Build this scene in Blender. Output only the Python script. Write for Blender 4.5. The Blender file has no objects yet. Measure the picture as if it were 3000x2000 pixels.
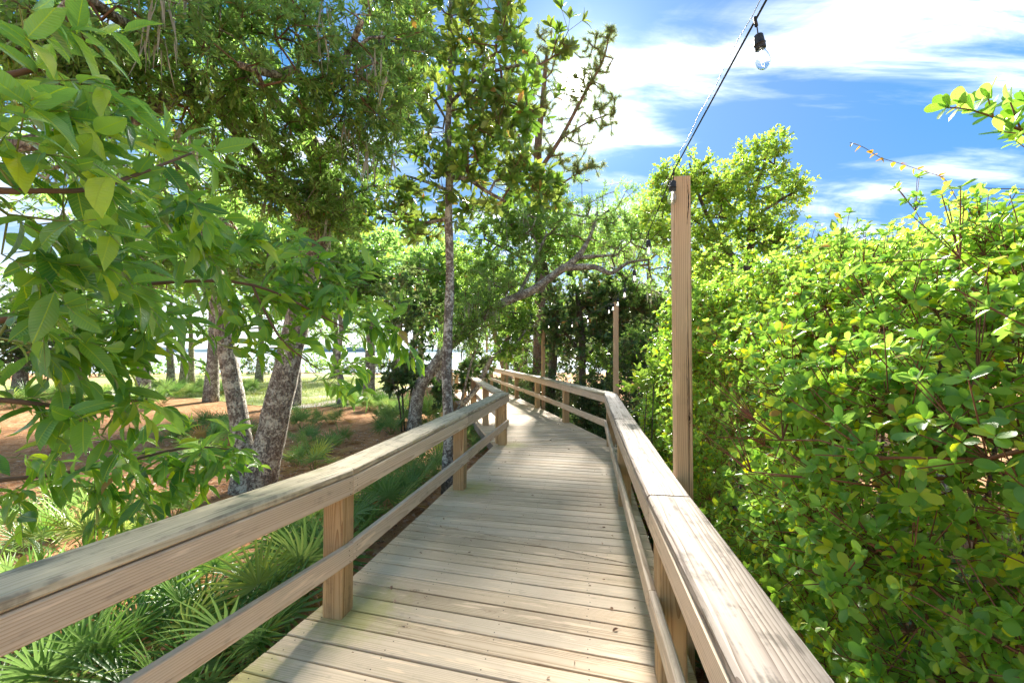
import bpy, math, random
import numpy as np
from mathutils import Vector, Matrix

SC = bpy.context.scene
COL = SC.collection

# ------------------------------------------------------------------ camera
F_PX, H_EYE, HORIZON = 1260.0, 1.586, 1030.0        # photograph is 3000 x 2000 px
PITCH = math.atan((HORIZON - 1000.0) / F_PX)
cam_data = bpy.data.cameras.new('camera')
cam_data.sensor_width = 36.0
cam_data.lens = 36.0 * F_PX / 3000.0
cam_data.clip_start = 0.02
cam_data.clip_end = 9000.0
cam = bpy.data.objects.new('camera', cam_data)
COL.objects.link(cam)
cam.location = (0, 0, H_EYE)
cam.rotation_euler = (math.radians(90) + PITCH, 0, 0)
SC.camera = cam

# ------------------------------------------------------------------ light
SUN_AZ = math.radians(8.4)       # to the right of the viewing direction (+Y)
SUN_EL = math.radians(32.0)
SUN_DIR = Vector((math.sin(SUN_AZ) * math.cos(SUN_EL), math.cos(SUN_AZ) * math.cos(SUN_EL), math.sin(SUN_EL)))

world = bpy.data.worlds.new('World')
SC.world = world
world.use_nodes = True
wn, wl = world.node_tree.nodes, world.node_tree.links
wn.clear()


def W(t, **kw):
    n = wn.new(t)
    for k, v in kw.items():
        setattr(n, k, v)
    return n


sky = W('ShaderNodeTexSky', sky_type='NISHITA', sun_disc=False, sun_elevation=SUN_EL, sun_rotation=SUN_AZ)
sky.air_density, sky.dust_density, sky.ozone_density, sky.altitude = 1.0, 0.35, 2.2, 0.0
hsv = W('ShaderNodeHueSaturation')
hsv.inputs['Hue'].default_value = 0.497
hsv.inputs['Saturation'].default_value = 1.6
hsv.inputs['Value'].default_value = 0.42
wl.new(sky.outputs[0], hsv.inputs['Color'])
# soft shoulder so that the sky next to the sun does not burn out
sh_a = W('ShaderNodeVectorMath', operation='MULTIPLY_ADD')
wl.new(hsv.outputs[0], sh_a.inputs[0])
sh_a.inputs[1].default_value = (3.0, 1.08, 0.5)
sh_a.inputs[2].default_value = (1, 1, 1)
sh = W('ShaderNodeVectorMath', operation='DIVIDE')
wl.new(hsv.outputs[0], sh.inputs[0])
wl.new(sh_a.outputs[0], sh.inputs[1])
tc = W('ShaderNodeTexCoord')
sep = W('ShaderNodeSeparateXYZ')
wl.new(tc.outputs['Generated'], sep.inputs[0])


def wm(op, a, b=None, c=None):
    n = W('ShaderNodeMath', operation=op)
    for i, v in enumerate((a, b, c)):
        if v is None:
            continue
        if isinstance(v, (int, float)):
            n.inputs[i].default_value = v
        else:
            wl.new(v, n.inputs[i])
    return n.outputs[0]


zz = wm('ADD', wm('MAXIMUM', sep.outputs[2], 0.0), 0.16)
cx, cy = wm('DIVIDE', sep.outputs[0], zz), wm('DIVIDE', sep.outputs[1], zz)
comb = W('ShaderNodeCombineXYZ')
wl.new(cx, comb.inputs[0])
wl.new(cy, comb.inputs[1])
mp = W('ShaderNodeMapping')
mp.inputs['Rotation'].default_value = (0, 0, math.radians(24))
mp.inputs['Scale'].default_value = (0.55, 1.5, 1.0)
mp.inputs['Location'].default_value = (8.8, 1.0, 0.0)
wl.new(comb.outputs[0], mp.inputs[0])
nz = W('ShaderNodeTexNoise')
nz.inputs['Scale'].default_value = 1.25
nz.inputs['Detail'].default_value = 8.0
nz.inputs['Roughness'].default_value = 0.56
nz.inputs['Distortion'].default_value = 0.75
wl.new(mp.outputs[0], nz.inputs['Vector'])
ramp = W('ShaderNodeMapRange', interpolation_type='SMOOTHSTEP')
ramp.inputs['From Min'].default_value = 0.37
ramp.inputs['From Max'].default_value = 0.76
wl.new(nz.outputs['Fac'], ramp.inputs['Value'])
# thin cloud veil thickens toward the horizon
hz = W('ShaderNodeMapRange', interpolation_type='SMOOTHSTEP')
hz.inputs['From Min'].default_value = 0.24
hz.inputs['From Max'].default_value = 0.02
hz.inputs['To Min'].default_value = 0.0
hz.inputs['To Max'].default_value = 0.3
wl.new(sep.outputs[2], hz.inputs['Value'])
mp2 = W('ShaderNodeMapping')
mp2.inputs['Rotation'].default_value = (0, 0, math.radians(31))
mp2.inputs['Scale'].default_value = (1.1, 5.2, 1.0)
wl.new(comb.outputs[0], mp2.inputs[0])
nz2 = W('ShaderNodeTexNoise')
nz2.inputs['Scale'].default_value = 1.6
nz2.inputs['Detail'].default_value = 7.0
nz2.inputs['Roughness'].default_value = 0.62
nz2.inputs['Distortion'].default_value = 0.5
wl.new(mp2.outputs[0], nz2.inputs['Vector'])
streak = W('ShaderNodeMapRange', interpolation_type='SMOOTHSTEP')
streak.inputs['From Min'].default_value = 0.30
streak.inputs['From Max'].default_value = 0.72
streak.inputs['To Min'].default_value = 0.10
streak.inputs['To Max'].default_value = 1.0
wl.new(nz2.outputs['Fac'], streak.inputs['Value'])
cf = wm('MAXIMUM', wm('MULTIPLY', wm('MULTIPLY', wm('POWER', ramp.outputs[0], 1.6), streak.outputs[0]), 0.62), wm('MAXIMUM', hz.outputs[0], 0.012))
mix = W('ShaderNodeMix', data_type='RGBA')
wl.new(cf, mix.inputs['Factor'])
wl.new(sh.outputs[0], mix.inputs[6])
CLOUD = 7.6
mix.inputs[7].default_value = (CLOUD * 1.05, CLOUD * 1.0, CLOUD * 0.93, 1)
# bright aureole of the veiled sun itself
vd = W('ShaderNodeVectorMath', operation='DOT_PRODUCT')
wl.new(tc.outputs['Generated'], vd.inputs[0])
vd.inputs[1].default_value = SUN_DIR
dp = wm('MAXIMUM', vd.outputs['Value'], 0.0)
aur = wm('ADD', wm('MULTIPLY', wm('POWER', dp, 5000.0), 40.0), wm('MULTIPLY', wm('POWER', dp, 150.0), 0.7))
addc = W('ShaderNodeMix', data_type='RGBA', blend_type='ADD')
addc.inputs['Factor'].default_value = 1.0
wl.new(mix.outputs[2], addc.inputs[6])
cc = W('ShaderNodeCombineXYZ')
for i, k in enumerate((1.0, 0.96, 0.88)):
    wl.new(wm('MULTIPLY', aur, k), cc.inputs[i])
wl.new(cc.outputs[0], addc.inputs[7])
bg = W('ShaderNodeBackground')
bg.inputs['Strength'].default_value = 0.10
wl.new(addc.outputs[2], bg.inputs['Color'])
wo = W('ShaderNodeOutputWorld')
wl.new(bg.outputs[0], wo.inputs[0])

sun_data = bpy.data.lights.new('sun', 'SUN')
sun_data.energy = 3.3
sun_data.angle = math.radians(7.0)
sun_data.color = (1.0, 0.94, 0.84)
sun = bpy.data.objects.new('sun', sun_data)
COL.objects.link(sun)
sun.location = (20, 60, 60)
sun.rotation_euler = SUN_DIR.to_track_quat('Z', 'Y').to_euler()

SC.view_settings.view_transform = 'Standard'
SC.view_settings.look = 'None'
SC.view_settings.exposure = 3.05
SC.view_settings.gamma = 1.0
SC.view_settings.use_curve_mapping = False
SC.cycles.use_denoising = True
SC.cycles.max_bounces = 10
SC.cycles.diffuse_bounces = 6
SC.cycles.glossy_bounces = 2
SC.cycles.transmission_bounces = 8
SC.cycles.transparent_max_bounces = 6
SC.cycles.caustics_reflective = False
SC.cycles.caustics_refractive = False
SC.cycles.sample_clamp_indirect = 6.0

# ------------------------------------------------------------------ helpers
CP, SP = math.cos(PITCH), math.sin(PITCH)


def ray(u, v):
    x, y, z = (u - 1500.0) / F_PX, 1.0, -(v - 1000.0) / F_PX
    return Vector((x, y * CP - z * SP, y * SP + z * CP))


def P(u, v, Z):
    """world point at distance Z ahead of the camera that is seen at photograph pixel (u, v)"""
    d = ray(u, v)
    return Vector((0, 0, H_EYE)) + d * (Z / d.y)


def on_plane(u, v, z=0.0):
    d = ray(u, v)
    return Vector((0, 0, H_EYE)) + d * ((z - H_EYE) / d.z)


def new_obj(name, mesh, mat=None, parent=None, loc=None):
    if mat is not None and not mesh.materials:
        mesh.materials.append(mat)
    o = bpy.data.objects.new(name, mesh)
    COL.objects.link(o)
    if parent is not None:
        o.parent = parent
    if loc is not None:
        o.location = loc
    return o


def thing(name, label, cat, loc=(0, 0, 0), rotz=0.0, group=None):
    o = bpy.data.objects.new(name, None)
    o.empty_display_size = 0.1
    COL.objects.link(o)
    o.location = loc
    o.rotation_euler = (0, 0, rotz)
    o['label'] = label
    o['category'] = cat
    if group:
        o['group'] = group
    return o


def structure(o, label=None):
    o['kind'] = 'structure'
    if label:
        o['label'] = label
    return o


class Acc:
    """collects vertices, triangles and quads and makes ONE mesh"""

    def __init__(self):
        self.v, self.t, self.q, self.n = [], [], [], 0
        self.attr = {}

    def add(self, V, T=None, Q=None, **attr):
        V = np.asarray(V, dtype=np.float64).reshape(-1, 3)
        if T is not None and len(T):
            self.t.append(np.asarray(T, dtype=np.int64).reshape(-1, 3) + self.n)
        if Q is not None and len(Q):
            self.q.append(np.asarray(Q, dtype=np.int64).reshape(-1, 4) + self.n)
        self.v.append(V)
        self.n += len(V)
        for k, a in attr.items():
            self.attr.setdefault(k, []).append(np.asarray(a, dtype=np.float64))
        return self

    def mesh(self, name, smooth=False, origin=None):
        V = np.concatenate(self.v) if self.v else np.zeros((0, 3))
        if origin is not None:
            V = V - np.asarray(origin)
        T = np.concatenate(self.t) if self.t else np.zeros((0, 3), int)
        Q = np.concatenate(self.q) if self.q else np.zeros((0, 4), int)
        me = bpy.data.meshes.new(name)
        me.vertices.add(len(V))
        me.vertices.foreach_set('co', V.astype(np.float32).ravel())
        nl = T.size + Q.size
        me.loops.add(nl)
        me.loops.foreach_set('vertex_index', np.concatenate([T.ravel(), Q.ravel()]).astype(np.int32))
        me.polygons.add(len(T) + len(Q))
        st = np.concatenate([np.arange(len(T)) * 3, T.size + np.arange(len(Q)) * 4]).astype(np.int32)
        me.polygons.foreach_set('loop_start', st)
        if smooth:
            me.polygons.foreach_set('use_smooth', np.ones(len(T) + len(Q), dtype=bool))
        for k, parts in self.attr.items():
            a = np.concatenate(parts)
            if a.ndim == 1:
                at = me.attributes.new(k, 'FLOAT', 'POINT')
                at.data.foreach_set('value', a.astype(np.float32))
            else:
                at = me.attributes.new(k, 'FLOAT_VECTOR', 'POINT')
                at.data.foreach_set('vector', a.astype(np.float32).ravel())
        me.update(calc_edges=True)
        return me


def unit(a):
    a = np.asarray(a, float)
    return a / np.maximum(np.linalg.norm(a, axis=-1, keepdims=True), 1e-9)


def tube(acc, pts, rad, k=6, cap=True, wob=None):
    pts = np.asarray(pts, float)
    n = len(pts)
    if n < 2:
        return
    tang = unit(np.gradient(pts, axis=0))
    ref = np.array([0, 0, 1.0]) if abs(tang[0][2]) < 0.9 else np.array([1.0, 0, 0])
    side = np.cross(tang[0], ref)
    side /= np.linalg.norm(side)
    ang = np.arange(k) * 2 * np.pi / k
    V = np.zeros((n, k, 3))
    for i in range(n):
        side = side - tang[i] * np.dot(side, tang[i])
        side /= max(np.linalg.norm(side), 1e-9)
        up = np.cross(tang[i], side)
        r = rad[i]
        rr = r if wob is None else r * wob[i % len(wob)]
        V[i] = pts[i] + (np.cos(ang)[:, None] * side + np.sin(ang)[:, None] * up) * np.reshape(rr, (-1, 1))
    i0 = (np.arange(n - 1)[:, None] * k + np.arange(k)[None, :])
    i1 = (np.arange(n - 1)[:, None] * k + (np.arange(k)[None, :] + 1) % k)
    Q = np.stack([i0, i1, i1 + k, i0 + k], -1).reshape(-1, 4)
    V = V.reshape(-1, 3)
    T = []
    if cap:
        V = np.concatenate([V, pts[:1], pts[-1:]])
        a, b = n * k, n * k + 1
        for j in range(k):
            T.append((a, (j + 1) % k, j))
            T.append((b, (n - 1) * k + j, (n - 1) * k + (j + 1) % k))
    acc.add(V, T, Q)


def prisms(acc, A, B, r0, r1):
    """many thin three-sided twigs at once"""
    A, B = np.asarray(A, float), np.asarray(B, float)
    n = len(A)
    if n == 0:
        return
    d = unit(B - A)
    ref = np.where(np.abs(d[:, 2:3]) < 0.9, np.array([[0, 0, 1.0]]), np.array([[1.0, 0, 0]]))
    s = unit(np.cross(d, ref))
    u = np.cross(d, s)
    V = np.zeros((n, 6, 3))
    r0 = np.broadcast_to(np.asarray(r0, float), (n,))[:, None]
    r1 = np.broadcast_to(np.asarray(r1, float), (n,))[:, None]
    for j in range(3):
        a = j * 2 * np.pi / 3
        o = math.cos(a) * s + math.sin(a) * u
        V[:, j] = A + o * r0
        V[:, 3 + j] = B + o * r1
    base = (np.arange(n) * 6)[:, None, None]
    q = np.array([[0, 1, 4, 3], [1, 2, 5, 4], [2, 0, 3, 5]])[None]
    acc.add(V.reshape(-1, 3), None, (base + q).reshape(-1, 4))


# leaf templates: x = across, y = along (0..1), z = up; returns verts, tris, quads
def tmpl_leaf(rows, fold=0.22, curl=0.0, wave=0.0, seed=0, bend=0.0, twist=0.0):
    rng = np.random.default_rng(seed)
    V, Q = [], []
    for i, (y, w) in enumerate(rows):
        z = -curl * y * y
        dz = fold * w + wave * math.sin(i * 2.1 + seed) * 0.5
        V += [(-w, y, z + dz), (0, y, z), (w, y, z + fold * w - wave * math.sin(i * 1.7 + seed) * 0.5)]
    for i in range(len(rows) - 1):
        a = i * 3
        Q += [(a, a + 1, a + 4, a + 3), (a + 1, a + 2, a + 5, a + 4)]
    V = np.array(V, float)
    tw = twist * V[:, 1]
    x_, z_ = V[:, 0].copy(), V[:, 2] + curl * V[:, 1] ** 2
    V[:, 0] = x_ * np.cos(tw) - z_ * np.sin(tw) + bend * V[:, 1] ** 2
    V[:, 2] = x_ * np.sin(tw) + z_ * np.cos(tw) - curl * V[:, 1] ** 2
    return V, None, np.array(Q)


def tmpl_diamond(w=0.25, fold=0.08, m=0.45, curl=0.1):
    V = np.array([(0, 0, 0), (w, m, fold), (0, 1, -curl), (-w, m, fold)], float)
    return V, np.array([(0, 1, 2), (0, 2, 3)]), None


def tmpl_hex(w=0.2, fold=0.06, curl=0.12, a=0.3, b=0.7, wb=0.85):
    V = np.array([(0, 0, 0), (w, a, fold), (w * wb, b, fold - curl * 0.4), (0, 1, -curl), (-w * wb, b, fold - curl * 0.4), (-w, a, fold)], float)
    return V, None, np.array([(0, 1, 2, 3), (0, 3, 4, 5)])


def scatter(acc, tmpl, pos, fwd, nrm, scale, rnd, leafco=False):
    V, T, Q = tmpl
    pos, fwd = np.asarray(pos, float), unit(fwd)
    n = len(pos)
    if n == 0:
        return
    x = unit(np.cross(fwd, nrm))
    z = np.cross(x, fwd)
    s = np.broadcast_to(np.asarray(scale, float), (n,))[:, None, None]
    W_ = (V[None, :, 0:1] * x[:, None] + V[None, :, 1:2] * fwd[:, None] + V[None, :, 2:3] * z[:, None]) * s + pos[:, None]
    base = (np.arange(n) * len(V))[:, None, None]
    T_ = (base + T[None]).reshape(-1, 3) if T is not None else None
    Q_ = (base + Q[None]).reshape(-1, 4) if Q is not None else None
    at = {'rnd': np.repeat(np.broadcast_to(np.asarray(rnd, float), (n,)), len(V))}
    if leafco:
        at['leafco'] = np.tile(V, (n, 1))
    acc.add(W_.reshape(-1, 3), T_, Q_, **at)


def rand_unit(rng, n):
    return unit(rng.normal(size=(n, 3)))


# ------------------------------------------------------------------ materials
def mat_new(name):
    m = bpy.data.materials.new(name)
    m.use_nodes = True
    nt = m.node_tree
    nt.nodes.clear()
    return m, nt.nodes, nt.links


class NT:
    def __init__(self, name):
        self.m, self.n, self.l = mat_new(name)

    def node(self, t, _in=None, **kw):
        n = self.n.new(t)
        for k, v in kw.items():
            setattr(n, k, v)
        for k, v in (_in or {}).items():
            self.put(n.inputs[k], v)
        return n

    def put(self, sock, v):
        if isinstance(v, bpy.types.NodeSocket):
            self.l.new(v, sock)
        else:
            sock.default_value = v

    def math(self, op, *a):
        n = self.n.new('ShaderNodeMath')
        n.operation = op
        for i, v in enumerate(a):
            self.put(n.inputs[i], v)
        return n.outputs[0]

    def mix(self, f, a, b, blend='MIX'):
        n = self.n.new('ShaderNodeMix')
        n.data_type = 'RGBA'
        n.blend_type = blend
        self.put(n.inputs['Factor'], f)
        self.put(n.inputs[6], a)
        self.put(n.inputs[7], b)
        return n.outputs[2]

    def noise(self, vec, scale, detail=4.0, rough=0.55, dist=0.0):
        n = self.n.new('ShaderNodeTexNoise')
        if vec is not None:
            self.l.new(vec, n.inputs['Vector'])
        n.inputs['Scale'].default_value = scale
        n.inputs['Detail'].default_value = detail
        n.inputs['Roughness'].default_value = rough
        n.inputs['Distortion'].default_value = dist
        return n.outputs['Fac']

    def rng(self, v, a, b, c=0.0, d=1.0, smooth=True):
        n = self.n.new('ShaderNodeMapRange')
        n.interpolation_type = 'SMOOTHSTEP' if smooth else 'LINEAR'
        self.put(n.inputs['Value'], v)
        for k, x in (('From Min', a), ('From Max', b), ('To Min', c), ('To Max', d)):
            self.put(n.inputs[k], x)
        return n.outputs[0]

    def mapping(self, vec, scale=(1, 1, 1), loc=(0, 0, 0)):
        n = self.n.new('ShaderNodeMapping')
        self.put(n.inputs[0], vec)
        self.put(n.inputs['Location'], loc)
        self.put(n.inputs['Scale'], scale)
        return n.outputs[0]

    def out(self, shader):
        o = self.n.new('ShaderNodeOutputMaterial')
        self.l.new(shader, o.inputs['Surface'])
        return self.m


def C4(r, g, b):
    return (r, g, b, 1.0)


def wood_material(name, pale, dark, moss=0.25, stain=0.3, grey=(0.42, 0.39, 0.36), grey_amt=0.35, ring=95.0, knot=0.76, tone_var=0.4, feet=False, wear=0.0):
    """weathered pine; board runs along local X, width along Y; grain rings cut by the board's face"""
    t = NT(name)
    tcn = t.node('ShaderNodeTexCoord')
    oi = t.node('ShaderNodeObjectInfo')
    R = oi.outputs['Random']
    off = t.node('ShaderNodeCombineXYZ', {0: t.math('MULTIPLY', R, 37.0), 1: t.math('MULTIPLY', R, 91.0), 2: t.math('MULTIPLY', R, 53.0)})
    vec = t.node('ShaderNodeVectorMath', {0: tcn.outputs['Object'], 1: off.outputs[0]}, operation='ADD').outputs[0]
    sp = t.node('ShaderNodeSeparateXYZ', {0: tcn.outputs['Object']})
    warp = t.noise(t.mapping(vec, (0.55, 3.0, 3.0)), 1.0, 2.0)
    warp2 = t.noise(t.mapping(vec, (2.2, 10.0, 10.0)), 1.0, 2.0)
    y0 = t.math('MULTIPLY', t.math('SUBTRACT', t.math('FRACT', t.math('MULTIPLY', R, 7.31)), 0.5), 0.16)
    tilt = t.math('MULTIPLY', t.math('SUBTRACT', t.math('FRACT', t.math('MULTIPLY', R, 3.77)), 0.5), 0.05)
    yy = t.math('ADD', t.math('SUBTRACT', sp.outputs[1], y0), t.math('MULTIPLY', sp.outputs[0], tilt))
    yy = t.math('ADD', yy, t.math('MULTIPLY', t.math('SUBTRACT', warp, 0.5), 0.085))
    zz_ = t.math('ADD', t.math('ADD', sp.outputs[2], 0.035), t.math('MULTIPLY', t.math('SUBTRACT', warp2, 0.5), 0.012))
    r = t.math('SQRT', t.math('ADD', t.math('MULTIPLY', yy, yy), t.math('MULTIPLY', zz_, zz_)))
    saw = t.math('FRACT', t.math('MULTIPLY', r, ring))
    rings = t.math('POWER', saw, 2.2)
    fine = t.noise(t.mapping(vec, (5.0, 320.0, 320.0)), 1.0, 3.0, 0.7)
    streak = t.noise(t.mapping(vec, (1.3, 42.0, 42.0)), 1.0, 3.0, 0.6)
    blotch = t.noise(vec, 2.6, 4.0, 0.6)
    blotch2 = t.noise(vec, 11.0, 4.0, 0.65)
    g = t.math('ADD', t.math('MULTIPLY', rings, 0.62), t.math('MULTIPLY', fine, 0.38))
    g = t.math('ADD', g, t.math('MULTIPLY', t.math('SUBTRACT', streak, 0.5), 0.5))
    col = t.mix(t.rng(g, 0.05, 0.95), C4(*pale), C4(*dark))
    # per-board tone
    tone = t.math('ADD', 1.0 - tone_var * 0.55, t.math('MULTIPLY', t.math('FRACT', t.math('MULTIPLY', R, 11.7)), tone_var))
    col = t.mix(1.0, col, t.node('ShaderNodeCombineColor', {0: tone, 1: tone, 2: tone}).outputs[0], 'MULTIPLY')
    gf = t.math('MULTIPLY', t.rng(t.math('ADD', t.math('MULTIPLY', blotch, 0.6), t.math('MULTIPLY', t.math('FRACT', t.math('MULTIPLY', R, 5.13)), 0.4)), 0.35, 0.7), grey_amt)
    col = t.mix(gf, col, C4(*grey))
    # dark mildew and pale worn flecks
    dk = t.math('MULTIPLY', t.rng(t.math('MULTIPLY', blotch2, streak), 0.30 - 0.07 * wear, 0.46 - 0.1 * wear), stain)
    col = t.mix(dk, col, C4(0.10, 0.08, 0.06))
    pf = t.math('MULTIPLY', t.rng(t.noise(t.mapping(vec, (3.0, 24.0, 24.0)), 1.0, 3.0, 0.6), 0.58 - 0.06 * wear, 0.68 - 0.05 * wear), 0.55)
    col = t.mix(pf, col, C4(min(1, pale[0] * 1.28), min(1, pale[1] * 1.28), min(1, pale[2] * 1.28)))
    # green algae
    ms = t.math('MULTIPLY', t.rng(t.noise(vec, 1.7, 5.0, 0.65), 0.52, 0.72), moss)
    col = t.mix(ms, col, C4(0.20, 0.21, 0.055))
    if feet:
        # bright algae where water collects round the feet of the left posts
        gp = t.node('ShaderNodeNewGeometry').outputs['Position']
        for fx, fy, fr in ((-0.95, 2.66, 0.42), (-0.45, 5.05, 0.40), (0.02, 7.36, 0.36), (-1.35, 2.1, 0.35)):
            dist = t.node('ShaderNodeVectorMath', {0: gp, 1: (fx, fy, 0.0)}, operation='DISTANCE').outputs['Value']
            am = t.math('MULTIPLY', t.rng(t.math('ADD', dist, t.math('MULTIPLY', t.math('SUBTRACT', blotch2, 0.5), 0.5)), fr, 0.04), 0.62)
            col = t.mix(am, col, C4(0.34, 0.33, 0.06))
    # knots
    kv = t.mapping(vec, (3.2, 8.5, 8.5))
    vo = t.node('ShaderNodeTexVoronoi', {'Vector': kv, 'Scale': 1.0, 'Randomness': 1.0}, feature='F1')
    pick = t.math('GREATER_THAN', t.node('ShaderNodeSeparateColor', {0: vo.outputs['Color']}).outputs[0], knot)
    kd = t.math('ADD', vo.outputs['Distance'], t.math('MULTIPLY', t.math('SUBTRACT', t.noise(vec, 60.0, 3.0, 0.7), 0.5), 0.11))
    kring = t.math('MULTIPLY', t.math('MULTIPLY', t.rng(kd, 0.22, 0.05), t.math('ADD', 0.45, t.math('MULTIPLY', t.math('SINE', t.math('MULTIPLY', kd, 95.0)), 0.4))), pick)
    col = t.mix(t.math('MULTIPLY', kring, 0.75), col, C4(dark[0] * 0.45, dark[1] * 0.36, dark[2] * 0.3))
    col = t.mix(t.math('MULTIPLY', t.rng(kd, 0.065, 0.02), pick), col, C4(0.055, 0.035, 0.022))
    bmp = t.node('ShaderNodeBump', {'Height': t.math('ADD', t.math('MULTIPLY', g, -0.6), t.math('MULTIPLY', blotch2, 0.25)), 'Strength': 0.42, 'Distance': 0.0035})
    bs = t.node('ShaderNodeBsdfPrincipled', {'Base Color': col, 'Roughness': t.rng(g, 0.0, 1.0, 0.62, 0.86), 'Normal': bmp.outputs[0]})
    bs.inputs['Specular IOR Level'].default_value = 0.28
    return t.out(bs.outputs[0])


def leaf_material(name, a, b, young, back, trans=0.36, rough=0.38, young_amt=0.12, veins=False, spec=0.5, blem=0.0, dead=0.015):
    """leaf blade: glossy cuticle over a diffuse and translucent blade, tint varies leaf by leaf"""
    t = NT(name)
    at = t.node('ShaderNodeAttribute', attribute_name='rnd')
    oi = t.node('ShaderNodeObjectInfo')
    rv = t.math('FRACT', t.math('ADD', at.outputs['Fac'], t.math('MULTIPLY', oi.outputs['Random'], 0.73)))
    col = t.mix(rv, C4(*a), C4(*b))
    yf = t.rng(t.math('FRACT', t.math('MULTIPLY', rv, 7.77)), 1.0 - young_amt, 1.0 - young_amt * 0.4)
    col = t.mix(yf, col, C4(*young))
    if dead:
        df = t.math('GREATER_THAN', t.math('FRACT', t.math('MULTIPLY', rv, 23.71)), 1.0 - dead)
        col = t.mix(t.math('MULTIPLY', df, 0.85), col, C4(0.34, 0.19, 0.06))
    geo = t.node('ShaderNodeNewGeometry')
    col = t.mix(t.math('MULTIPLY', geo.outputs['Backfacing'], 0.55), col, C4(*back))
    kw = {}
    if veins:
        lc = t.node('ShaderNodeAttribute', attribute_name='leafco')
        s = t.node('ShaderNodeSeparateXYZ', {0: lc.outputs['Vector']})
        ax = t.math('ABSOLUTE', s.outputs[0])
        rib = t.rng(ax, 0.013, 0.005)
        side = t.math('FRACT', t.math('MULTIPLY', t.math('SUBTRACT', s.outputs[1], t.math('MULTIPLY', ax, 0.75)), 15.0))
        sv = t.math('MULTIPLY', t.rng(t.math('ABSOLUTE', t.math('SUBTRACT', side, 0.5)), 0.10, 0.02), 0.32)
        col = t.mix(t.math('MAXIMUM', t.math('MULTIPLY', rib, 0.75), sv), col, C4(min(1, young[0] * 0.9), min(1, young[1] * 0.9), young[2] * 0.9))
        bm = t.math('SINE', t.math('MULTIPLY', t.math('SUBTRACT', s.outputs[1], t.math('MULTIPLY', ax, 0.75)), 94.0))
        bp = t.node('ShaderNodeBump', {'Height': t.math('SUBTRACT', t.math('MULTIPLY', bm, 0.5), rib), 'Strength': 0.35, 'Distance': 0.003})
        kw['Normal'] = bp.outputs[0]
        if blem:
            tcn = t.node('ShaderNodeTexCoord')
            nn = t.noise(tcn.outputs['Object'], 9.0, 3.0, 0.6)
            col = t.mix(t.math('MULTIPLY', t.rng(nn, 0.70, 0.76), blem), col, C4(0.22, 0.12, 0.03))
    bs = t.node('ShaderNodeBsdfPrincipled', {'Base Color': col, 'Roughness': rough, **kw})
    bs.inputs['Specular IOR Level'].default_value = spec
    hs = t.node('ShaderNodeHueSaturation', {'Color': col, 'Hue': 0.488, 'Saturation': 1.1, 'Value': 1.9})
    tr = t.node('ShaderNodeBsdfTranslucent', {'Color': hs.outputs[0]})
    mx = t.node('ShaderNodeMixShader', {0: trans})
    t.l.new(bs.outputs[0], mx.inputs[1])
    t.l.new(tr.outputs[0], mx.inputs[2])
    return t.out(mx.outputs[0])


def bark_material(name, a, b, lichen, lich_amt=0.5, scale=1.0, ridged=True):
    t = NT(name)
    tcn = t.node('ShaderNodeTexCoord')
    v = tcn.outputs['Object']
    vs = t.mapping(v, (9.0 * scale, 9.0 * scale, 2.6 * scale))
    vo = t.node('ShaderNodeTexVoronoi', {'Vector': t.node('ShaderNodeVectorMath', {0: vs, 1: t.node('ShaderNodeTexNoise', {'Vector': vs, 'Scale': 2.0, 'Detail': 3.0}).outputs['Color']}, operation='ADD').outputs[0], 'Scale': 2.6}, feature='DISTANCE_TO_EDGE')
    crack = t.rng(vo.outputs['Distance'], 0.0, 0.22)
    n1 = t.noise(v, 16.0 * scale, 5.0, 0.65)
    col = t.mix(t.math('MULTIPLY', crack, n1) if ridged else n1, C4(*a), C4(*b))
    l1 = t.noise(v, 7.0 * scale, 6.0, 0.7, 0.5)
    l2 = t.noise(v, 34.0 * scale, 3.0, 0.6)
    lf = t.math('MULTIPLY', t.rng(t.math('ADD', t.math('MULTIPLY', l1, 0.6), t.math('MULTIPLY', l2, 0.4)), 0.47, 0.58), lich_amt)
    col = t.mix(lf, col, C4(*lichen))
    col = t.mix(t.math('MULTIPLY', t.rng(t.noise(v, 21.0 * scale, 4.0, 0.6), 0.55, 0.66), 0.6), col, C4(a[0] * 0.5, a[1] * 0.5, a[2] * 0.5))
    bp = t.node('ShaderNodeBump', {'Height': t.math('ADD', crack, t.math('MULTIPLY', n1, 0.6)), 'Strength': 0.75, 'Distance': 0.02})
    bs = t.node('ShaderNodeBsdfPrincipled', {'Base Color': col, 'Roughness': 0.9, 'Normal': bp.outputs[0]})
    bs.inputs['Specular IOR Level'].default_value = 0.15
    return t.out(bs.outputs[0])


def plain_material(name, col, rough=0.6, metal=0.0, noise=0.15, nscale=30.0, spec=0.4):
    t = NT(name)
    tcn = t.node('ShaderNodeTexCoord')
    n = t.noise(tcn.outputs['Object'], nscale, 4.0, 0.6)
    c = t.mix(n, C4(*[x * (1 - noise) for x in col]), C4(*[min(1, x * (1 + noise)) for x in col]))
    bs = t.node('ShaderNodeBsdfPrincipled', {'Base Color': c, 'Roughness': rough, 'Metallic': metal})
    bs.inputs['Specular IOR Level'].default_value = spec
    return t.out(bs.outputs[0])


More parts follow.
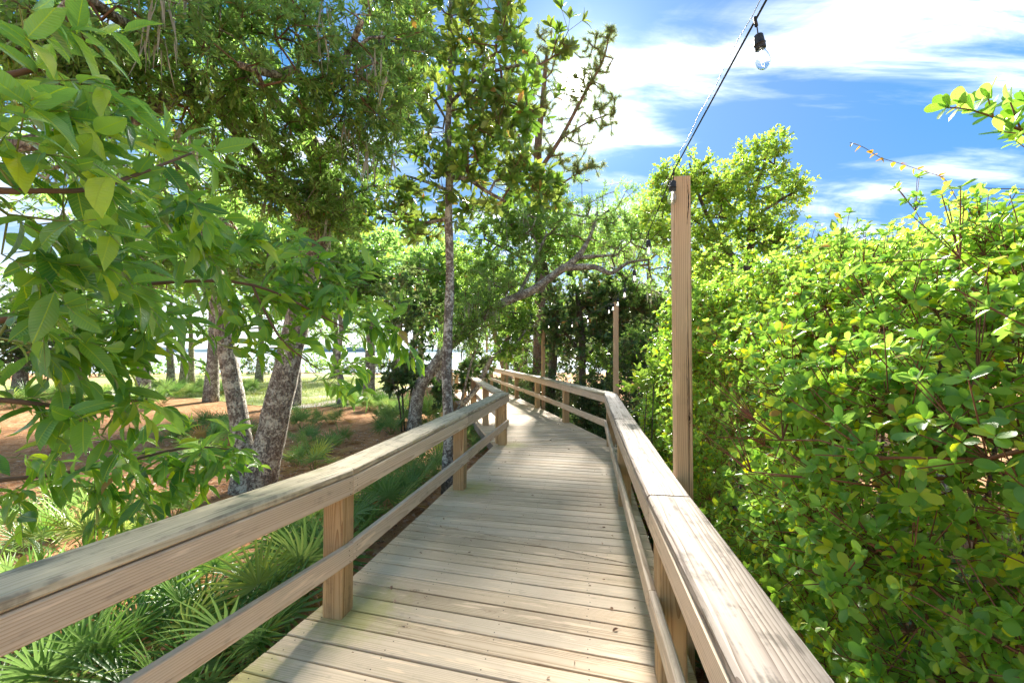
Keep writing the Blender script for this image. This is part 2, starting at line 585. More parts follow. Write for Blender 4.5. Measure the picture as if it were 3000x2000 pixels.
M = {}
M['deck'] = wood_material('deck_wood', feet=True, tone_var=0.36, knot=0.70, pale=(0.69, 0.53, 0.35), dark=(0.41, 0.27, 0.15), moss=0.10, stain=0.30, grey=(0.66, 0.55, 0.41), grey_amt=0.45)
M['cap_left'] = wood_material('cap_wood_mossy', (0.56, 0.47, 0.32), (0.30, 0.225, 0.13), moss=0.45, stain=0.5, grey=(0.52, 0.45, 0.33), grey_amt=0.5, wear=1.0)
M['cap_right'] = wood_material('cap_wood_silvered', (0.38, 0.315, 0.26), (0.13, 0.09, 0.065), moss=0.06, stain=0.75, grey=(0.36, 0.31, 0.265), grey_amt=0.6, ring=75.0, knot=0.93, wear=0.8)
M['rail'] = wood_material('rail_wood', (0.68, 0.535, 0.385), (0.45, 0.31, 0.195), moss=0.1, stain=0.35, grey=(0.58, 0.50, 0.40), grey_amt=0.4)
M['post'] = wood_material('post_wood', (0.53, 0.355, 0.175), (0.29, 0.16, 0.065), moss=0.16, stain=0.4, grey=(0.30, 0.25, 0.195), grey_amt=0.4)
M['tall_post'] = wood_material('light_post_wood', (0.62, 0.42, 0.235), (0.37, 0.20, 0.095), moss=0.0, stain=0.2, grey=(0.46, 0.35, 0.24), grey_amt=0.2)
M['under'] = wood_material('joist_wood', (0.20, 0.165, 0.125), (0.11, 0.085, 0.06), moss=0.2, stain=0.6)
M['nail'] = plain_material('rusty_nail', (0.06, 0.04, 0.03), 0.7, 0.3)
M['rubber'] = plain_material('black_rubber', (0.022, 0.024, 0.026), 0.5, 0.0, 0.3)
M['steel'] = plain_material('galvanised_steel', (0.45, 0.45, 0.44), 0.4, 0.9)
M['brass'] = plain_material('bulb_base_metal', (0.5, 0.5, 0.5), 0.3, 0.9)

# ------------------------------------------------------------------ boardwalk
rng0 = np.random.default_rng(7)
DECK_T = 0.038
# inner faces of the handrail posts, from their feet on the deck (metres)
RI = [(0.33, -0.29), (0.70, 2.11), (1.11, 4.52), (1.60, 7.30)]
FI = [(1.60, 7.30), (1.147, 9.70), (0.66, 12.2), (0.10, 14.7), (-0.43, 17.1), (-0.99, 19.5), (-1.53, 22.0), (-2.16, 24.5), (-2.85, 27.0), (-3.55, 29.4)]
LA = [(-1.67, 0.30), (-1.0, 2.65)]
LB = [(-1.0, 2.65), (-0.544, 5.02), (-0.094, 7.39)]
LF = [(-0.16, 7.56), (-0.51, 9.32), (-0.99, 11.75), (-1.52, 14.2), (-2.08, 16.6), (-2.64, 19.1), (-3.18, 21.5), (-3.80, 24.0), (-4.5, 26.5)]


def perp_off(pts, d):
    """offset a polyline sideways: positive = to the right of travel"""
    P_ = np.array(pts, float)
    out = []
    for i in range(len(P_)):
        a = P_[max(i - 1, 0)]
        b = P_[min(i + 1, len(P_) - 1)]
        t = (b - a) / np.linalg.norm(b - a)
        out.append(P_[i] + np.array([t[1], -t[0]]) * d)
    return np.array(out)


def clip_half(poly, n, c, keep_less):
    out = []
    for i in range(len(poly)):
        a, b = poly[i], poly[(i + 1) % len(poly)]
        da, db = np.dot(a, n) - c, np.dot(b, n) - c
        if not keep_less:
            da, db = -da, -db
        if da <= 0:
            out.append(a)
        if (da < 0 < db) or (db < 0 < da):
            out.append(a + (b - a) * (da / (da - db)))
    return out


def plank_mesh(poly, ax, z0=0.0, th=DECK_T, bev=0.004, cup=0.0):
    """a board with the outline POLY (world xy); local X runs along AX"""
    poly = np.array(poly)
    c = poly.mean(0)
    ay = np.array([-ax[1], ax[0]])
    L = np.stack([(poly - c) @ ax, (poly - c) @ ay], 1)
    area = 0.5 * np.sum(L[:, 0] * np.roll(L[:, 1], -1) - L[:, 1] * np.roll(L[:, 0], -1))
    if area < 0:
        L = L[::-1]
    n = len(L)
    inn = []
    for i in range(n):
        e0 = L[i] - L[i - 1]
        e1 = L[(i + 1) % n] - L[i]
        e0, e1 = e0 / max(np.linalg.norm(e0), 1e-6), e1 / max(np.linalg.norm(e1), 1e-6)
        n0, n1 = np.array([-e0[1], e0[0]]), np.array([-e1[1], e1[0]])
        m = n0 + n1
        inn.append(L[i] + m / max(np.dot(m, n0), 0.4) * bev)
    V = [(p[0], p[1], 0.0) for p in inn] + [(p[0], p[1], -bev) for p in L] + [(p[0], p[1], -th) for p in L]
    faces = [list(range(n))]
    for i in range(n):
        j = (i + 1) % n
        faces.append([n + i, n + j, j, i])
        faces.append([2 * n + i, 2 * n + j, n + j, n + i])
    faces.append([2 * n + i for i in range(n - 1, -1, -1)])
    me = bpy.data.meshes.new('plank')
    me.from_pydata(V, [], faces)
    me.update()
    return me, c, math.atan2(ax[1], ax[0])


deck = thing('boardwalk', 'long weathered timber boardwalk that bends left between the handrails', 'boardwalk')
del deck['category']
structure(deck)
nailacc = Acc()
planks = []


def lay(poly, ang, pitch=0.145, gap=0.008, seed=0, offset=0.0, base=None):
    """cover POLY with boards whose normal points ANG degrees right of +Y"""
    n = np.array([math.sin(math.radians(ang)), math.cos(math.radians(ang))])
    ax = np.array([n[1], -n[0]])
    poly = [np.array(p, float) for p in poly]
    d = [float(np.dot(p, n)) for p in poly]
    k = int(math.floor((min(d) - offset) / pitch))
    while offset + k * pitch < max(d):
        a = offset + k * pitch
        piece = clip_half(poly, n, a + gap / 2 + rng0.uniform(0, 0.0015), False)
        if len(piece) >= 3:
            piece = clip_half(piece, n, a + pitch - gap / 2, True)
        if len(piece) >= 3:
            pp = np.array(piece)
            ext = (pp @ ax).max() - (pp @ ax).min()
            if ext > 0.08:
                # ragged board ends: a few millimetres longer or shorter
                me, c, rz = plank_mesh(piece, ax)
                o = new_obj('plank', me, M['deck'], deck)
                o.location = (c[0], c[1], rng0.uniform(-0.0025, 0.0015))
                o.rotation_euler = (rng0.normal(0, 0.0025), rng0.normal(0, 0.0004), rz)
                planks.append(o)
                s0, s1 = (pp @ ax).min(), (pp @ ax).max()
                mid = a + pitch / 2
                for f in (0.04, 0.28, 0.52, 0.76, 0.96):
                    s = s0 + (s1 - s0) * f
                    for e in (-0.04, 0.04):
                        q = ax * (s + rng0.normal(0, 0.006)) + n * (mid + e + rng0.normal(0, 0.004))
                        if q[1] < 12:
                            a6 = np.arange(6) * math.pi / 3
                            nailacc.add([(q[0] + 0.0042 * math.cos(t), q[1] + 0.0042 * math.sin(t), 0.0022) for t in a6], None, [(0, 1, 2, 3), (0, 3, 4, 5)])
        k += 1


eR = perp_off(RI, 0.19)
eRn = np.array([eR[0], eR[1], eR[2], (1.80, 7.22)])
eF = perp_off(FI, 0.16)
eLA = perp_off(LA, -0.22)
eLB = perp_off(LB, -0.20)
eLF = perp_off(LF, -0.22)
L_tr, R_tr = np.array([-0.305, 7.37]), np.array([1.80, 7.30])
near_poly = [(-1.95, 0.05), tuple((eLA[1] + eLB[0]) / 2), tuple(eLB[1]), tuple(L_tr), tuple(R_tr), tuple(eRn[2]), tuple(eRn[1]), tuple(eRn[0]), (0.5, -0.5), (-2.1, -0.5)]
# near section in two lays: square to the first handrail run, then easing round to the second
s1 = [(-2.1, -0.55), tuple((eLA[1] + eLB[0]) / 2), tuple((eLB[0] * 0.4 + eLB[1] * 0.6)), tuple((eRn[1] * 0.55 + eRn[2] * 0.45)), tuple(eRn[1]), tuple(eRn[0])]
lay(s1, 15.5)
pA, pB = np.array(s1[2]), np.array(s1[3])
ang2 = 12.5
s2 = [tuple(pA + (0.004, 0.006)), tuple(eLB[1]), tuple(L_tr), tuple(R_tr), tuple(eRn[2]), tuple(pB + (-0.001, 0.006))]
lay(s2, ang2, offset=0.03)
for i in range(len(FI) - 1):
    pass
s3 = [tuple(L_tr + (0, 0.007)), tuple(eLF[1]), tuple(eLF[3]), tuple(eF[3]), tuple(eF[1]), tuple(R_tr + (0, 0.007))]
lay(s3, -11.5)
s4 = [tuple(eLF[3] + (0.002, 0.006)), tuple(eLF[5]), tuple(eLF[8]), tuple(eF[8]), tuple(eF[6]), tuple(eF[3] + (0.002, 0.006))]
lay(s4, -13.5)
nl = new_obj('nail_heads', nailacc.mesh('nail_heads'), M['nail'], deck)
nl['kind'] = 'stuff'


def beam(name, pts, w, h, mat, parent, bev=0.006, wob=0.0, seed=1, seg=0.25, roll=0.0, ends=True):
    """straight or gently warped board through 3-D points PTS; section w (across) x h (up); local X along it"""
    pts = [Vector(p) for p in pts]
    o0 = pts[0]
    d = (pts[-1] - pts[0])
    Ltot = d.length
    X = d.normalized()
    Y = Vector((0, 0, 1)).cross(X).normalized()
    Z = X.cross(Y)
    R3 = Matrix((X, Y, Z)).transposed()
    n = max(2, int(Ltot / seg) + 1)
    rr = np.random.default_rng(seed)
    prof = [(-w / 2 + bev, -h / 2), (w / 2 - bev, -h / 2), (w / 2, -h / 2 + bev), (w / 2, h / 2 - bev), (w / 2 - bev, h / 2), (-w / 2 + bev, h / 2), (-w / 2, h / 2 - bev), (-w / 2, -h / 2 + bev)]
    k = len(prof)
    V = []
    ph = rr.uniform(0, 6.28, 4)
    for i in range(n):
        s = i / (n - 1)
        oy = wob * (math.sin(s * 3.3 + ph[0]) + 0.5 * math.sin(s * 9 + ph[1]))
        oz = wob * 0.8 * (math.sin(s * 2.7 + ph[2]) + 0.4 * math.sin(s * 11 + ph[3]))
        for (a, b) in prof:
            e = wob * 0.25
            V.append((s * Ltot, a + oy + rr.normal(0, e), b + oz + rr.normal(0, e)))
    faces = []
    for i in range(n - 1):
        for j in range(k):
            faces.append([i * k + j, i * k + (j + 1) % k, (i + 1) * k + (j + 1) % k, (i + 1) * k + j])
    faces.append(list(range(k - 1, -1, -1)))
    faces.append([(n - 1) * k + j for j in range(k)])
    me = bpy.data.meshes.new(name)
    # centre the local origin on the board so the ring pattern sits sensibly
    me.from_pydata([(x - Ltot / 2, y, z) for x, y, z in V], [], [f[::-1] for f in faces])
    me.update()
    o = new_obj(name, me, mat, parent)
    M4 = R3.to_4x4()
    M4.translation = (pts[0] + pts[-1]) / 2
    o.matrix_local = M4
    return o


def post(name, x, y, rz, z0, z1, s, mat, parent, bev=0.006, lean=(0, 0)):
    """square post; local X runs up the post so the grain does too"""
    return beam(name, [(x, y, z0), (x + lean[0], y + lean[1], z1)], s, s, mat, parent, bev, 0.0012, int(abs(x * 91 + y * 37) * 10) % 999) if False else _post(name, x, y, rz, z0, z1, s, mat, parent, bev, lean)


def _post(name, x, y, rz, z0, z1, s, mat, parent, bev, lean):
    L_ = z1 - z0
    prof = [(-s / 2 + bev, -s / 2), (s / 2 - bev, -s / 2), (s / 2, -s / 2 + bev), (s / 2, s / 2 - bev), (s / 2 - bev, s / 2), (-s / 2 + bev, s / 2), (-s / 2, s / 2 - bev), (-s / 2, -s / 2 + bev)]
    V, faces = [], []
    n = 4
    for i in range(n):
        t = i / (n - 1)
        for a, b in prof:
            V.append((t * L_ - L_ / 2, a, b))
    for i in range(n - 1):
        for j in range(8):
            faces.append([i * 8 + (j + 1) % 8, i * 8 + j, (i + 1) * 8 + j, (i + 1) * 8 + (j + 1) % 8])
    faces += [list(range(8)), [(n - 1) * 8 + j for j in range(7, -1, -1)]]
    me = bpy.data.meshes.new(name)
    me.from_pydata(V, [], faces)
    me.update()
    o = new_obj(name, me, mat, parent)
    up = Vector((lean[0], lean[1], L_)).normalized()
    side = Vector((math.cos(rz), math.sin(rz), 0))
    yv = (side - up * side.dot(up)).normalized()
    zv = up.cross(yv)
    M4 = Matrix((up, yv, zv)).transposed().to_4x4()
    M4.translation = Vector((x + lean[0] / 2, y + lean[1] / 2, (z0 + z1) / 2))
    o.matrix_local = M4
    return o


POST_S, CAP_W, CAP_T = 0.128, 0.205, 0.045


def handrail(label, inner, side, cap_mat, zs=None, zl=None, cap_over=0.0, posts=True, skip=(), ext=(0.0, 0.0), joins=None, seed=3, cap_w=CAP_W, group=None, post_z0=-0.55, end_round=False):
    """INNER: polyline of the posts' inner faces; SIDE +1 = walkway lies to the left of travel (rail on the right)
    ZS: height of the cap's underside at each node, ZL: centre height of the lower rail"""
    t = thing('handrail', label, 'handrail', (inner[0][0], inner[0][1], 0), group=group)
    org = Vector((inner[0][0], inner[0][1], 0))
    I = np.array(inner, float)
    n = len(I)
    zs = zs or [0.842] * n
    zl = zl or [0.375] * n
    # mitred offsets at every node
    def off(d):
        out = []
        for i in range(n):
            dirs = []
            if i > 0:
                dirs.append((I[i] - I[i - 1]) / np.linalg.norm(I[i] - I[i - 1]))
            if i < n - 1:
                dirs.append((I[i + 1] - I[i]) / np.linalg.norm(I[i + 1] - I[i]))
            nn = sum(np.array([q[1], -q[0]]) for q in dirs)
            nn = nn / np.linalg.norm(nn)
            k = np.dot(nn, np.array([dirs[0][1], -dirs[0][0]]))
            out.append(I[i] + nn * d * side / max(k, 0.5))
        return np.array(out)

    nacc = Acc()
    cp = off(-0.038 + cap_w / 2 - cap_over)
    fp = off(-0.0195)
    pp = off(POST_S / 2)
    for i in range(n):
        if posts and i not in skip:
            a, b = I[max(i - 1, 0)], I[min(i + 1, n - 1)]
            rz = math.atan2(b[1] - a[1], b[0] - a[0])
            _post('post', pp[i][0] - org.x, pp[i][1] - org.y, rz, post_z0, zs[i] - 0.002, POST_S, M['post'], t, 0.006, (rng0.normal(0, 0.004), rng0.normal(0, 0.004)))
    for i in range(n - 1):
        d = (I[i + 1] - I[i]) / np.linalg.norm(I[i + 1] - I[i])
        e0 = d * (ext[0] if i == 0 else -0.0045)
        e1 = d * (ext[1] if i == n - 2 else -0.0045)
        sd = seed * 31 + i

        def seg(Pq, za, zb):
            a, b = Pq[i] - e0, Pq[i + 1] + e1
            return [(a[0] - org.x, a[1] - org.y, za), (b[0] - org.x, b[1] - org.y, zb)]
        capo = beam('cap_board', seg(cp, zs[i] + CAP_T / 2, zs[i + 1] + CAP_T / 2), cap_w, CAP_T, cap_mat, t, 0.011, 0.0022, sd, 0.16)
        mitre(capo, cp, i, n, org, cap_w)
        beam('upper_rail', seg(fp, zs[i] - 0.06, zs[i + 1] - 0.06), 0.038, 0.112, M['rail'], t, 0.005, 0.0015, sd + 7)
        beam('lower_rail', seg(fp, zl[i], zl[i + 1]), 0.038, 0.112, M['rail'], t, 0.005, 0.0015, sd + 13)
        # nail heads where the rails are fixed to the posts
        if I[i][1] < 13:
            nin = np.array([-d[1], d[0]]) * side
            for node, sg, zu, zw in ((i, 1, zs[i] - 0.06, zl[i]), (i + 1, -1, zs[i + 1] - 0.06, zl[i + 1])):
                for zc_ in (zu, zw):
                    for e in (-0.036, -0.006, 0.03):
                        q = fp[node] + d * sg * (0.03 + 0.01 * rng0.random()) + nin * 0.0205
                        c3 = np.array([q[0] - org.x, q[1] - org.y, zc_ + e + rng0.normal(0, 0.004)])
                        ring6 = [c3 + 0.004 * (math.cos(w) * np.array([d[0], d[1], 0]) + math.sin(w) * np.array([0, 0, 1])) for w in np.arange(6) * math.pi / 3]
                        nacc.add(ring6, None, [(0, 1, 2, 3), (0, 3, 4, 5)])
    if nacc.v:
        nh = new_obj('nail_heads', nacc.mesh('nail_heads'), M['nail'], t)
        nh['kind'] = 'stuff'
    return t


def mitre(o, cp, i, n, org, w):
    """shear the two ends of a cap board so that neighbouring boards meet in a mitre"""
    me = o.data
    d = cp[i + 1] - cp[i]
    d = d / np.linalg.norm(d)
    xs = [v.co.x for v in me.vertices]
    x0, x1 = min(xs), max(xs)
    for end, node, nb in ((0, i, i - 1), (1, i + 1, i + 2)):
        if nb < 0 or nb >= n:
            continue
        e = (cp[node] - cp[nb]) if end == 0 else (cp[nb] - cp[node])
        e = e / np.linalg.norm(e)
        half = math.atan2(d[0] * e[1] - d[1] * e[0], float(np.dot(d, e))) / 2
        k = math.tan(half)
        for v in me.vertices:
            if (end == 0 and abs(v.co.x - x0) < 0.01) or (end == 1 and abs(v.co.x - x1) < 0.01):
                v.co.x += (v.co.y * k if end == 0 else -v.co.y * k)
    me.update()


hr_right = handrail('silvered handrail in the lower right corner running to the bend of the walk', [RI[0], RI[1], RI[2], RI[3]], 1, M['cap_right'], zs=[0.85, 0.845, 0.842, 0.842], seed=5)
hr_far = handrail('pale handrail beyond the bend, along the far right side of the walk', FI[:], 1, M['cap_left'], skip=(0,), seed=9)
hr_la = handrail('mossy capped handrail in the lower left corner beside the camera', LA, -1, M['cap_left'], zs=[0.90, 0.835], zl=[0.455, 0.372], skip=(1,), seed=12)
hr_lb = handrail('mossy capped handrail past the first left bend, ending at a post', LB, -1, M['cap_left'], zs=[0.835, 0.838, 0.842], zl=[0.372, 0.372, 0.372], ext=(0.0, 0.03), seed=15)
hr_lf = handrail('thin looking handrail on the far left side, partly behind leaning trunks', LF, -1, M['cap_left'], seed=18)

# rim boards and joists below the deck
def rim(pts, name='rim_board'):
    for a, b in zip(pts[:-1], pts[1:]):
        beam(name, [(a[0], a[1], -0.13), (b[0], b[1], -0.13)], 0.036, 0.18, M['under'], deck, 0.004, 0.001, 3)


rim(np.array([(-2.08, -0.3), tuple((eLA[1] + eLB[0]) / 2), tuple(eLB[1]), tuple(L_tr)]) + np.array([0.03, 0.0]))
rim(np.array([tuple(L_tr), tuple(eLF[1]), tuple(eLF[3]), tuple(eLF[5]), tuple(eLF[8])]) + np.array([0.03, 0.02]))
rim(np.array([tuple(eRn[0]), tuple(eRn[1]), tuple(eRn[2]), tuple(R_tr)]) + np.array([-0.03, 0.0]))
rim(np.array([tuple(R_tr), tuple(eF[1]), tuple(eF[3]), tuple(eF[6]), tuple(eF[8])]) + np.array([-0.03, 0.02]))
for fx in (0.35, 0.65):
    pts = [(-1.75 * (1 - fx) + 0.5 * fx, 0.0), (-1.15 * (1 - fx) + 0.9 * fx, 2.6), (L_tr[0] * (1 - fx) + R_tr[0] * fx, 7.3), (eLF[3][0] * (1 - fx) + eF[3][0] * fx, 14.4), (eLF[8][0] * (1 - fx) + eF[8][0] * fx, 26.5)]
    for a, b in zip(pts[:-1], pts[1:]):
        beam('joist', [(a[0], a[1], -0.14), (b[0], b[1], -0.14)], 0.038, 0.18, M['under'], deck, 0.004, 0.0, 4)

# ------------------------------------------------------------------ ground, lawn, path, water
GZ = -0.5


def ground_z(x, y):
    x, y = np.asarray(x, float), np.asarray(y, float)
    z = GZ + 0.035 * np.sin(x * 0.9 + 1.3) * np.cos(y * 0.7) + 0.05 * np.sin(x * 0.23 + y * 0.31) - 0.03
    t = np.clip((y - 42.0) / 16.0, 0, 1)
    return z - 1.3 * t * t * (3 - 2 * t)


def grid_mesh(name, xs, ys, zf, jitter=0.0, seed=0):
    X, Y = np.meshgrid(xs, ys)
    r = np.random.default_rng(seed)
    if jitter:
        X = X + r.normal(0, jitter, X.shape)
        Y = Y + r.normal(0, jitter, Y.shape)
    Z = zf(X, Y)
    nx, ny = len(xs), len(ys)
    i = (np.arange(ny - 1)[:, None] * nx + np.arange(nx - 1)[None]).ravel()
    a = Acc().add(np.stack([X, Y, Z], -1).reshape(-1, 3), None, np.stack([i, i + 1, i + nx + 1, i + nx], -1))
    return a.mesh(name, True)


def mulch_material():
    t = NT('pine_straw_mulch')
    tcn = t.node('ShaderNodeTexCoord')
    v = tcn.outputs['Object']
    n1 = t.noise(v, 0.5, 4.0, 0.6)
    n2 = t.noise(v, 6.0, 5.0, 0.7)
    n3 = t.noise(t.mapping(v, (60, 60, 60)), 1.0, 4.0, 0.75, 1.5)
    col = t.mix(t.rng(n3, 0.3, 0.7), C4(0.24, 0.105, 0.045), C4(0.58, 0.31, 0.14))
    col = t.mix(t.rng(n2, 0.42, 0.7), col, C4(0.52, 0.33, 0.19))
    col = t.mix(t.math('MULTIPLY', t.rng(n1, 0.5, 0.7), 0.5), col, C4(0.13, 0.075, 0.05))
    bp = t.node('ShaderNodeBump', {'Height': t.math('ADD', n3, n2), 'Strength': 0.8, 'Distance': 0.03})
    bs = t.node('ShaderNodeBsdfPrincipled', {'Base Color': col, 'Roughness': 0.95, 'Normal': bp.outputs[0]})
    bs.inputs['Specular IOR Level'].default_value = 0.1
    return t.out(bs.outputs[0])


xs = np.unique(np.concatenate([np.linspace(-900, -40, 30), np.linspace(-40, 30, 141), np.linspace(30, 900, 30)]))
ys = np.unique(np.concatenate([np.linspace(-200, -6, 12), np.linspace(-6, 60, 133), np.linspace(60, 160, 6)]))
ground = structure(new_obj('ground', grid_mesh('ground', xs, ys, ground_z), mulch_material()))

# water of the bay
t_ = NT('bay_water')
tcn_ = t_.node('ShaderNodeTexCoord')
wv = t_.noise(t_.mapping(tcn_.outputs['Object'], (0.5, 1.6, 1.0)), 1.0, 4.0, 0.6)
bp_ = t_.node('ShaderNodeBump', {'Height': wv, 'Strength': 0.25, 'Distance': 0.05})
bs_ = t_.node('ShaderNodeBsdfPrincipled', {'Base Color': C4(0.16, 0.24, 0.27), 'Roughness': 0.12, 'Normal': bp_.outputs[0]})
water_mat = t_.out(bs_.outputs[0])
me = Acc().add([(-4000, 44, -1.05), (4000, 44, -1.05), (4000, 6000, -1.05), (-4000, 6000, -1.05)], None, [(0, 1, 2, 3)]).mesh('water')
structure(new_obj('water', me, water_mat))

# far shore across the bay
shore_x = np.linspace(-3600, 3600, 240)
rs = np.random.default_rng(4)
hh = 26 + 9 * np.sin(shore_x * 0.004) + rs.normal(0, 2.5, 240)
V = np.concatenate([np.stack([shore_x, np.full(240, 3000.0), np.full(240, -1.2)], -1), np.stack([shore_x, np.full(240, 3040.0), hh], -1), np.stack([shore_x, np.full(240, 3300.0), hh * 0.7], -1)])
i = np.arange(239)
Q = np.concatenate([np.stack([i, i + 1, i + 241, i + 240], -1), np.stack([i + 240, i + 241, i + 481, i + 480], -1)])
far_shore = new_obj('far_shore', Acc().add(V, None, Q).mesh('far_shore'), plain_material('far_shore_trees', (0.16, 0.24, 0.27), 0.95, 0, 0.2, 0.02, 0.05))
structure(far_shore)


def lawn_outline_x(y):
    """left and right limits of the lawn at distance y"""
    return -34 + 1.5 * np.sin(y * 0.8), np.interp(y, [15, 17, 20, 24, 30, 40], [-7.2, -6.0, -5.4, -6.0, -6.6, -7.5]) + 0.35 * np.sin(y * 1.9)


def ribbon(name, ys, lo, hi, lift, nx, seed):
    a = Acc()
    V, Q = [], []
    for j, y in enumerate(ys):
        l, h = lo(y), hi(y)
        for k in range(nx):
            x = l + (h - l) * k / (nx - 1)
            V.append((x, y, float(ground_z(x, y)) + lift))
    for j in range(len(ys) - 1):
        for k in range(nx - 1):
            q = j * nx + k
            Q.append((q, q + 1, q + nx + 1, q + nx))
    return a.add(V, None, Q).mesh(name, True)


t_ = NT('lawn_turf')
tcn_ = t_.node('ShaderNodeTexCoord')
v_ = tcn_.outputs['Object']
c_ = t_.mix(t_.rng(t_.noise(v_, 1.1, 5.0, 0.65), 0.35, 0.65), C4(0.13, 0.19, 0.035), C4(0.27, 0.29, 0.07))
c_ = t_.mix(t_.rng(t_.noise(v_, 0.55, 4.0, 0.6), 0.56, 0.66), c_, C4(0.42, 0.36, 0.26))
bs_ = t_.node('ShaderNodeBsdfPrincipled', {'Base Color': c_, 'Roughness': 0.95})
M['lawn'] = t_.out(bs_.outputs[0])
lawn_ys = np.linspace(16.5, 41, 50)
structure(new_obj('lawn', ribbon('lawn', lawn_ys, lambda y: -34 + 1.5 * math.sin(y * 0.8) if y > 24 else np.interp(y, [16.5, 20, 24], [-9, -16, -30]), lambda y: float(lawn_outline_x(y)[1]), 0.012, 40, 1), M['lawn']))
# worn sandy path along the front of the lawn
path_c = np.array([on_plane(790, 1200, GZ).xy[:], on_plane(900, 1186, GZ).xy[:], on_plane(1000, 1172, GZ).xy[:], on_plane(1110, 1153, GZ).xy[:], on_plane(1200, 1136, GZ).xy[:], on_plane(1290, 1128, GZ).xy[:]])
tt = np.linspace(0, len(path_c) - 1, 40)
pc = np.stack([np.interp(tt, range(len(path_c)), path_c[:, 0]), np.interp(tt, range(len(path_c)), path_c[:, 1])], -1)
d_ = unit(np.gradient(pc, axis=0))
nrm_ = np.stack([-d_[:, 1], d_[:, 0]], -1)
wid = 0.55 + 0.18 * np.sin(tt * 3.1) + 0.1 * np.sin(tt * 7.7)
V, Q = [], []
for j in range(40):
    for s in (-1, -0.3, 0.3, 1):
        p = pc[j] + nrm_[j] * wid[j] * s
        V.append((p[0], p[1], float(ground_z(p[0], p[1])) + 0.02))
for j in range(39):
    for k in range(3):
        q = j * 4 + k
        Q.append((q, q + 1, q + 5, q + 4))
structure(new_obj('path', Acc().add(V, None, Q).mesh('path', True), plain_material('sandy_path', (0.50, 0.44, 0.36), 0.95, 0, 0.25, 6.0, 0.1)))

# grass blades on the lawn, pine straw and dead leaves on the mulch (nobody could count them)
r1 = np.random.default_rng(21)
n = 26000
gy = r1.uniform(16.7, 34, n)
gx = r1.uniform(-26, -5.2, n)
ok = (gx < np.interp(gy, [15, 17, 20, 24, 30, 40], [-7.2, -6.0, -5.4, -6.0, -6.6, -7.5])) & (gx > np.interp(gy, [16.5, 20, 24], [-9, -16, -30]))
gx, gy = gx[ok], gy[ok]
n = len(gx)
pos = np.stack([gx, gy, ground_z(gx, gy) + 0.01], -1)
fw = unit(np.stack([r1.normal(0, 0.35, n), r1.normal(0, 0.35, n), np.ones(n)], -1))
a = Acc()
scatter(a, tmpl_diamond(0.10, 0.02, 0.3, 0.1), pos, fw, rand_unit(r1, n), r1.uniform(0.05, 0.12, n), r1.random(n))
M['grass'] = leaf_material('grass_blade', (0.14, 0.20, 0.03), (0.26, 0.30, 0.06), (0.35, 0.34, 0.12), (0.2, 0.25, 0.06), 0.3, 0.6, 0.2)
g_ = new_obj('grass', a.mesh('grass'), M['grass'])
g_['kind'] = 'stuff'
g_['label'] = 'short yellow green grass on the lawn beyond the path'

n = 52000
sy = 1.5 + 15.5 * r1.random(n) ** 1.3
sx = r1.uniform(-1, 1, n) * (1.0 + sy * 0.75) - 0.35 * sy - 1.0
ok = ~((sx > -1.9) & (sx < 2.2) & (sy < 7))
sx, sy = sx[ok], sy[ok]
n = len(sx)
pos = np.stack([sx, sy, ground_z(sx, sy) + r1.uniform(0.002, 0.03, n)], -1)
th = r1.uniform(0, 6.283, n)
fw = np.stack([np.cos(th), np.sin(th), r1.normal(0, 0.18, n)], -1)
a = Acc()
scatter(a, tmpl_diamond(0.022, 0.0, 0.5, 0.05), pos, fw, np.tile([0, 0, 1.0], (n, 1)) + r1.normal(0, 0.2, (n, 3)), r1.uniform(0.09, 0.2, n), r1.random(n))
M['straw'] = leaf_material('pine_straw', (0.42, 0.20, 0.08), (0.70, 0.42, 0.20), (0.72, 0.52, 0.30), (0.42, 0.24, 0.12), 0.06, 0.8, 0.2, spec=0.15)
s_ = new_obj('pine_straw', a.mesh('pine_straw'), M['straw'])
s_['kind'] = 'stuff'
s_['label'] = 'orange brown pine straw mulch covering the ground left of the walk'
n = 9000
ly = 1.5 + 10 * r1.random(n) ** 1.2
lx = r1.uniform(-1, 1, n) * (1.5 + ly * 0.6) - 0.25 * ly - 1.0
pos = np.stack([lx, ly, ground_z(lx, ly) + r1.uniform(0.004, 0.035, n)], -1)
th = r1.uniform(0, 6.283, n)
fw = np.stack([np.cos(th), np.sin(th), r1.normal(0, 0.25, n)], -1)
a = Acc()
scatter(a, tmpl_hex(0.2, 0.08, 0.2), pos, fw, np.tile([0, 0, 1.0], (n, 1)) + r1.normal(0, 0.35, (n, 3)), r1.uniform(0.05, 0.10, n), r1.random(n))
M['litter'] = leaf_material('dead_leaf', (0.24, 0.13, 0.07), (0.50, 0.34, 0.23), (0.60, 0.48, 0.36), (0.45, 0.33, 0.24), 0.1, 0.75, 0.25, spec=0.2)
s_ = new_obj('leaf_litter', a.mesh('leaf_litter'), M['litter'])
s_['kind'] = 'stuff'
s_['label'] = 'dry brown fallen leaves scattered under the palmettos'

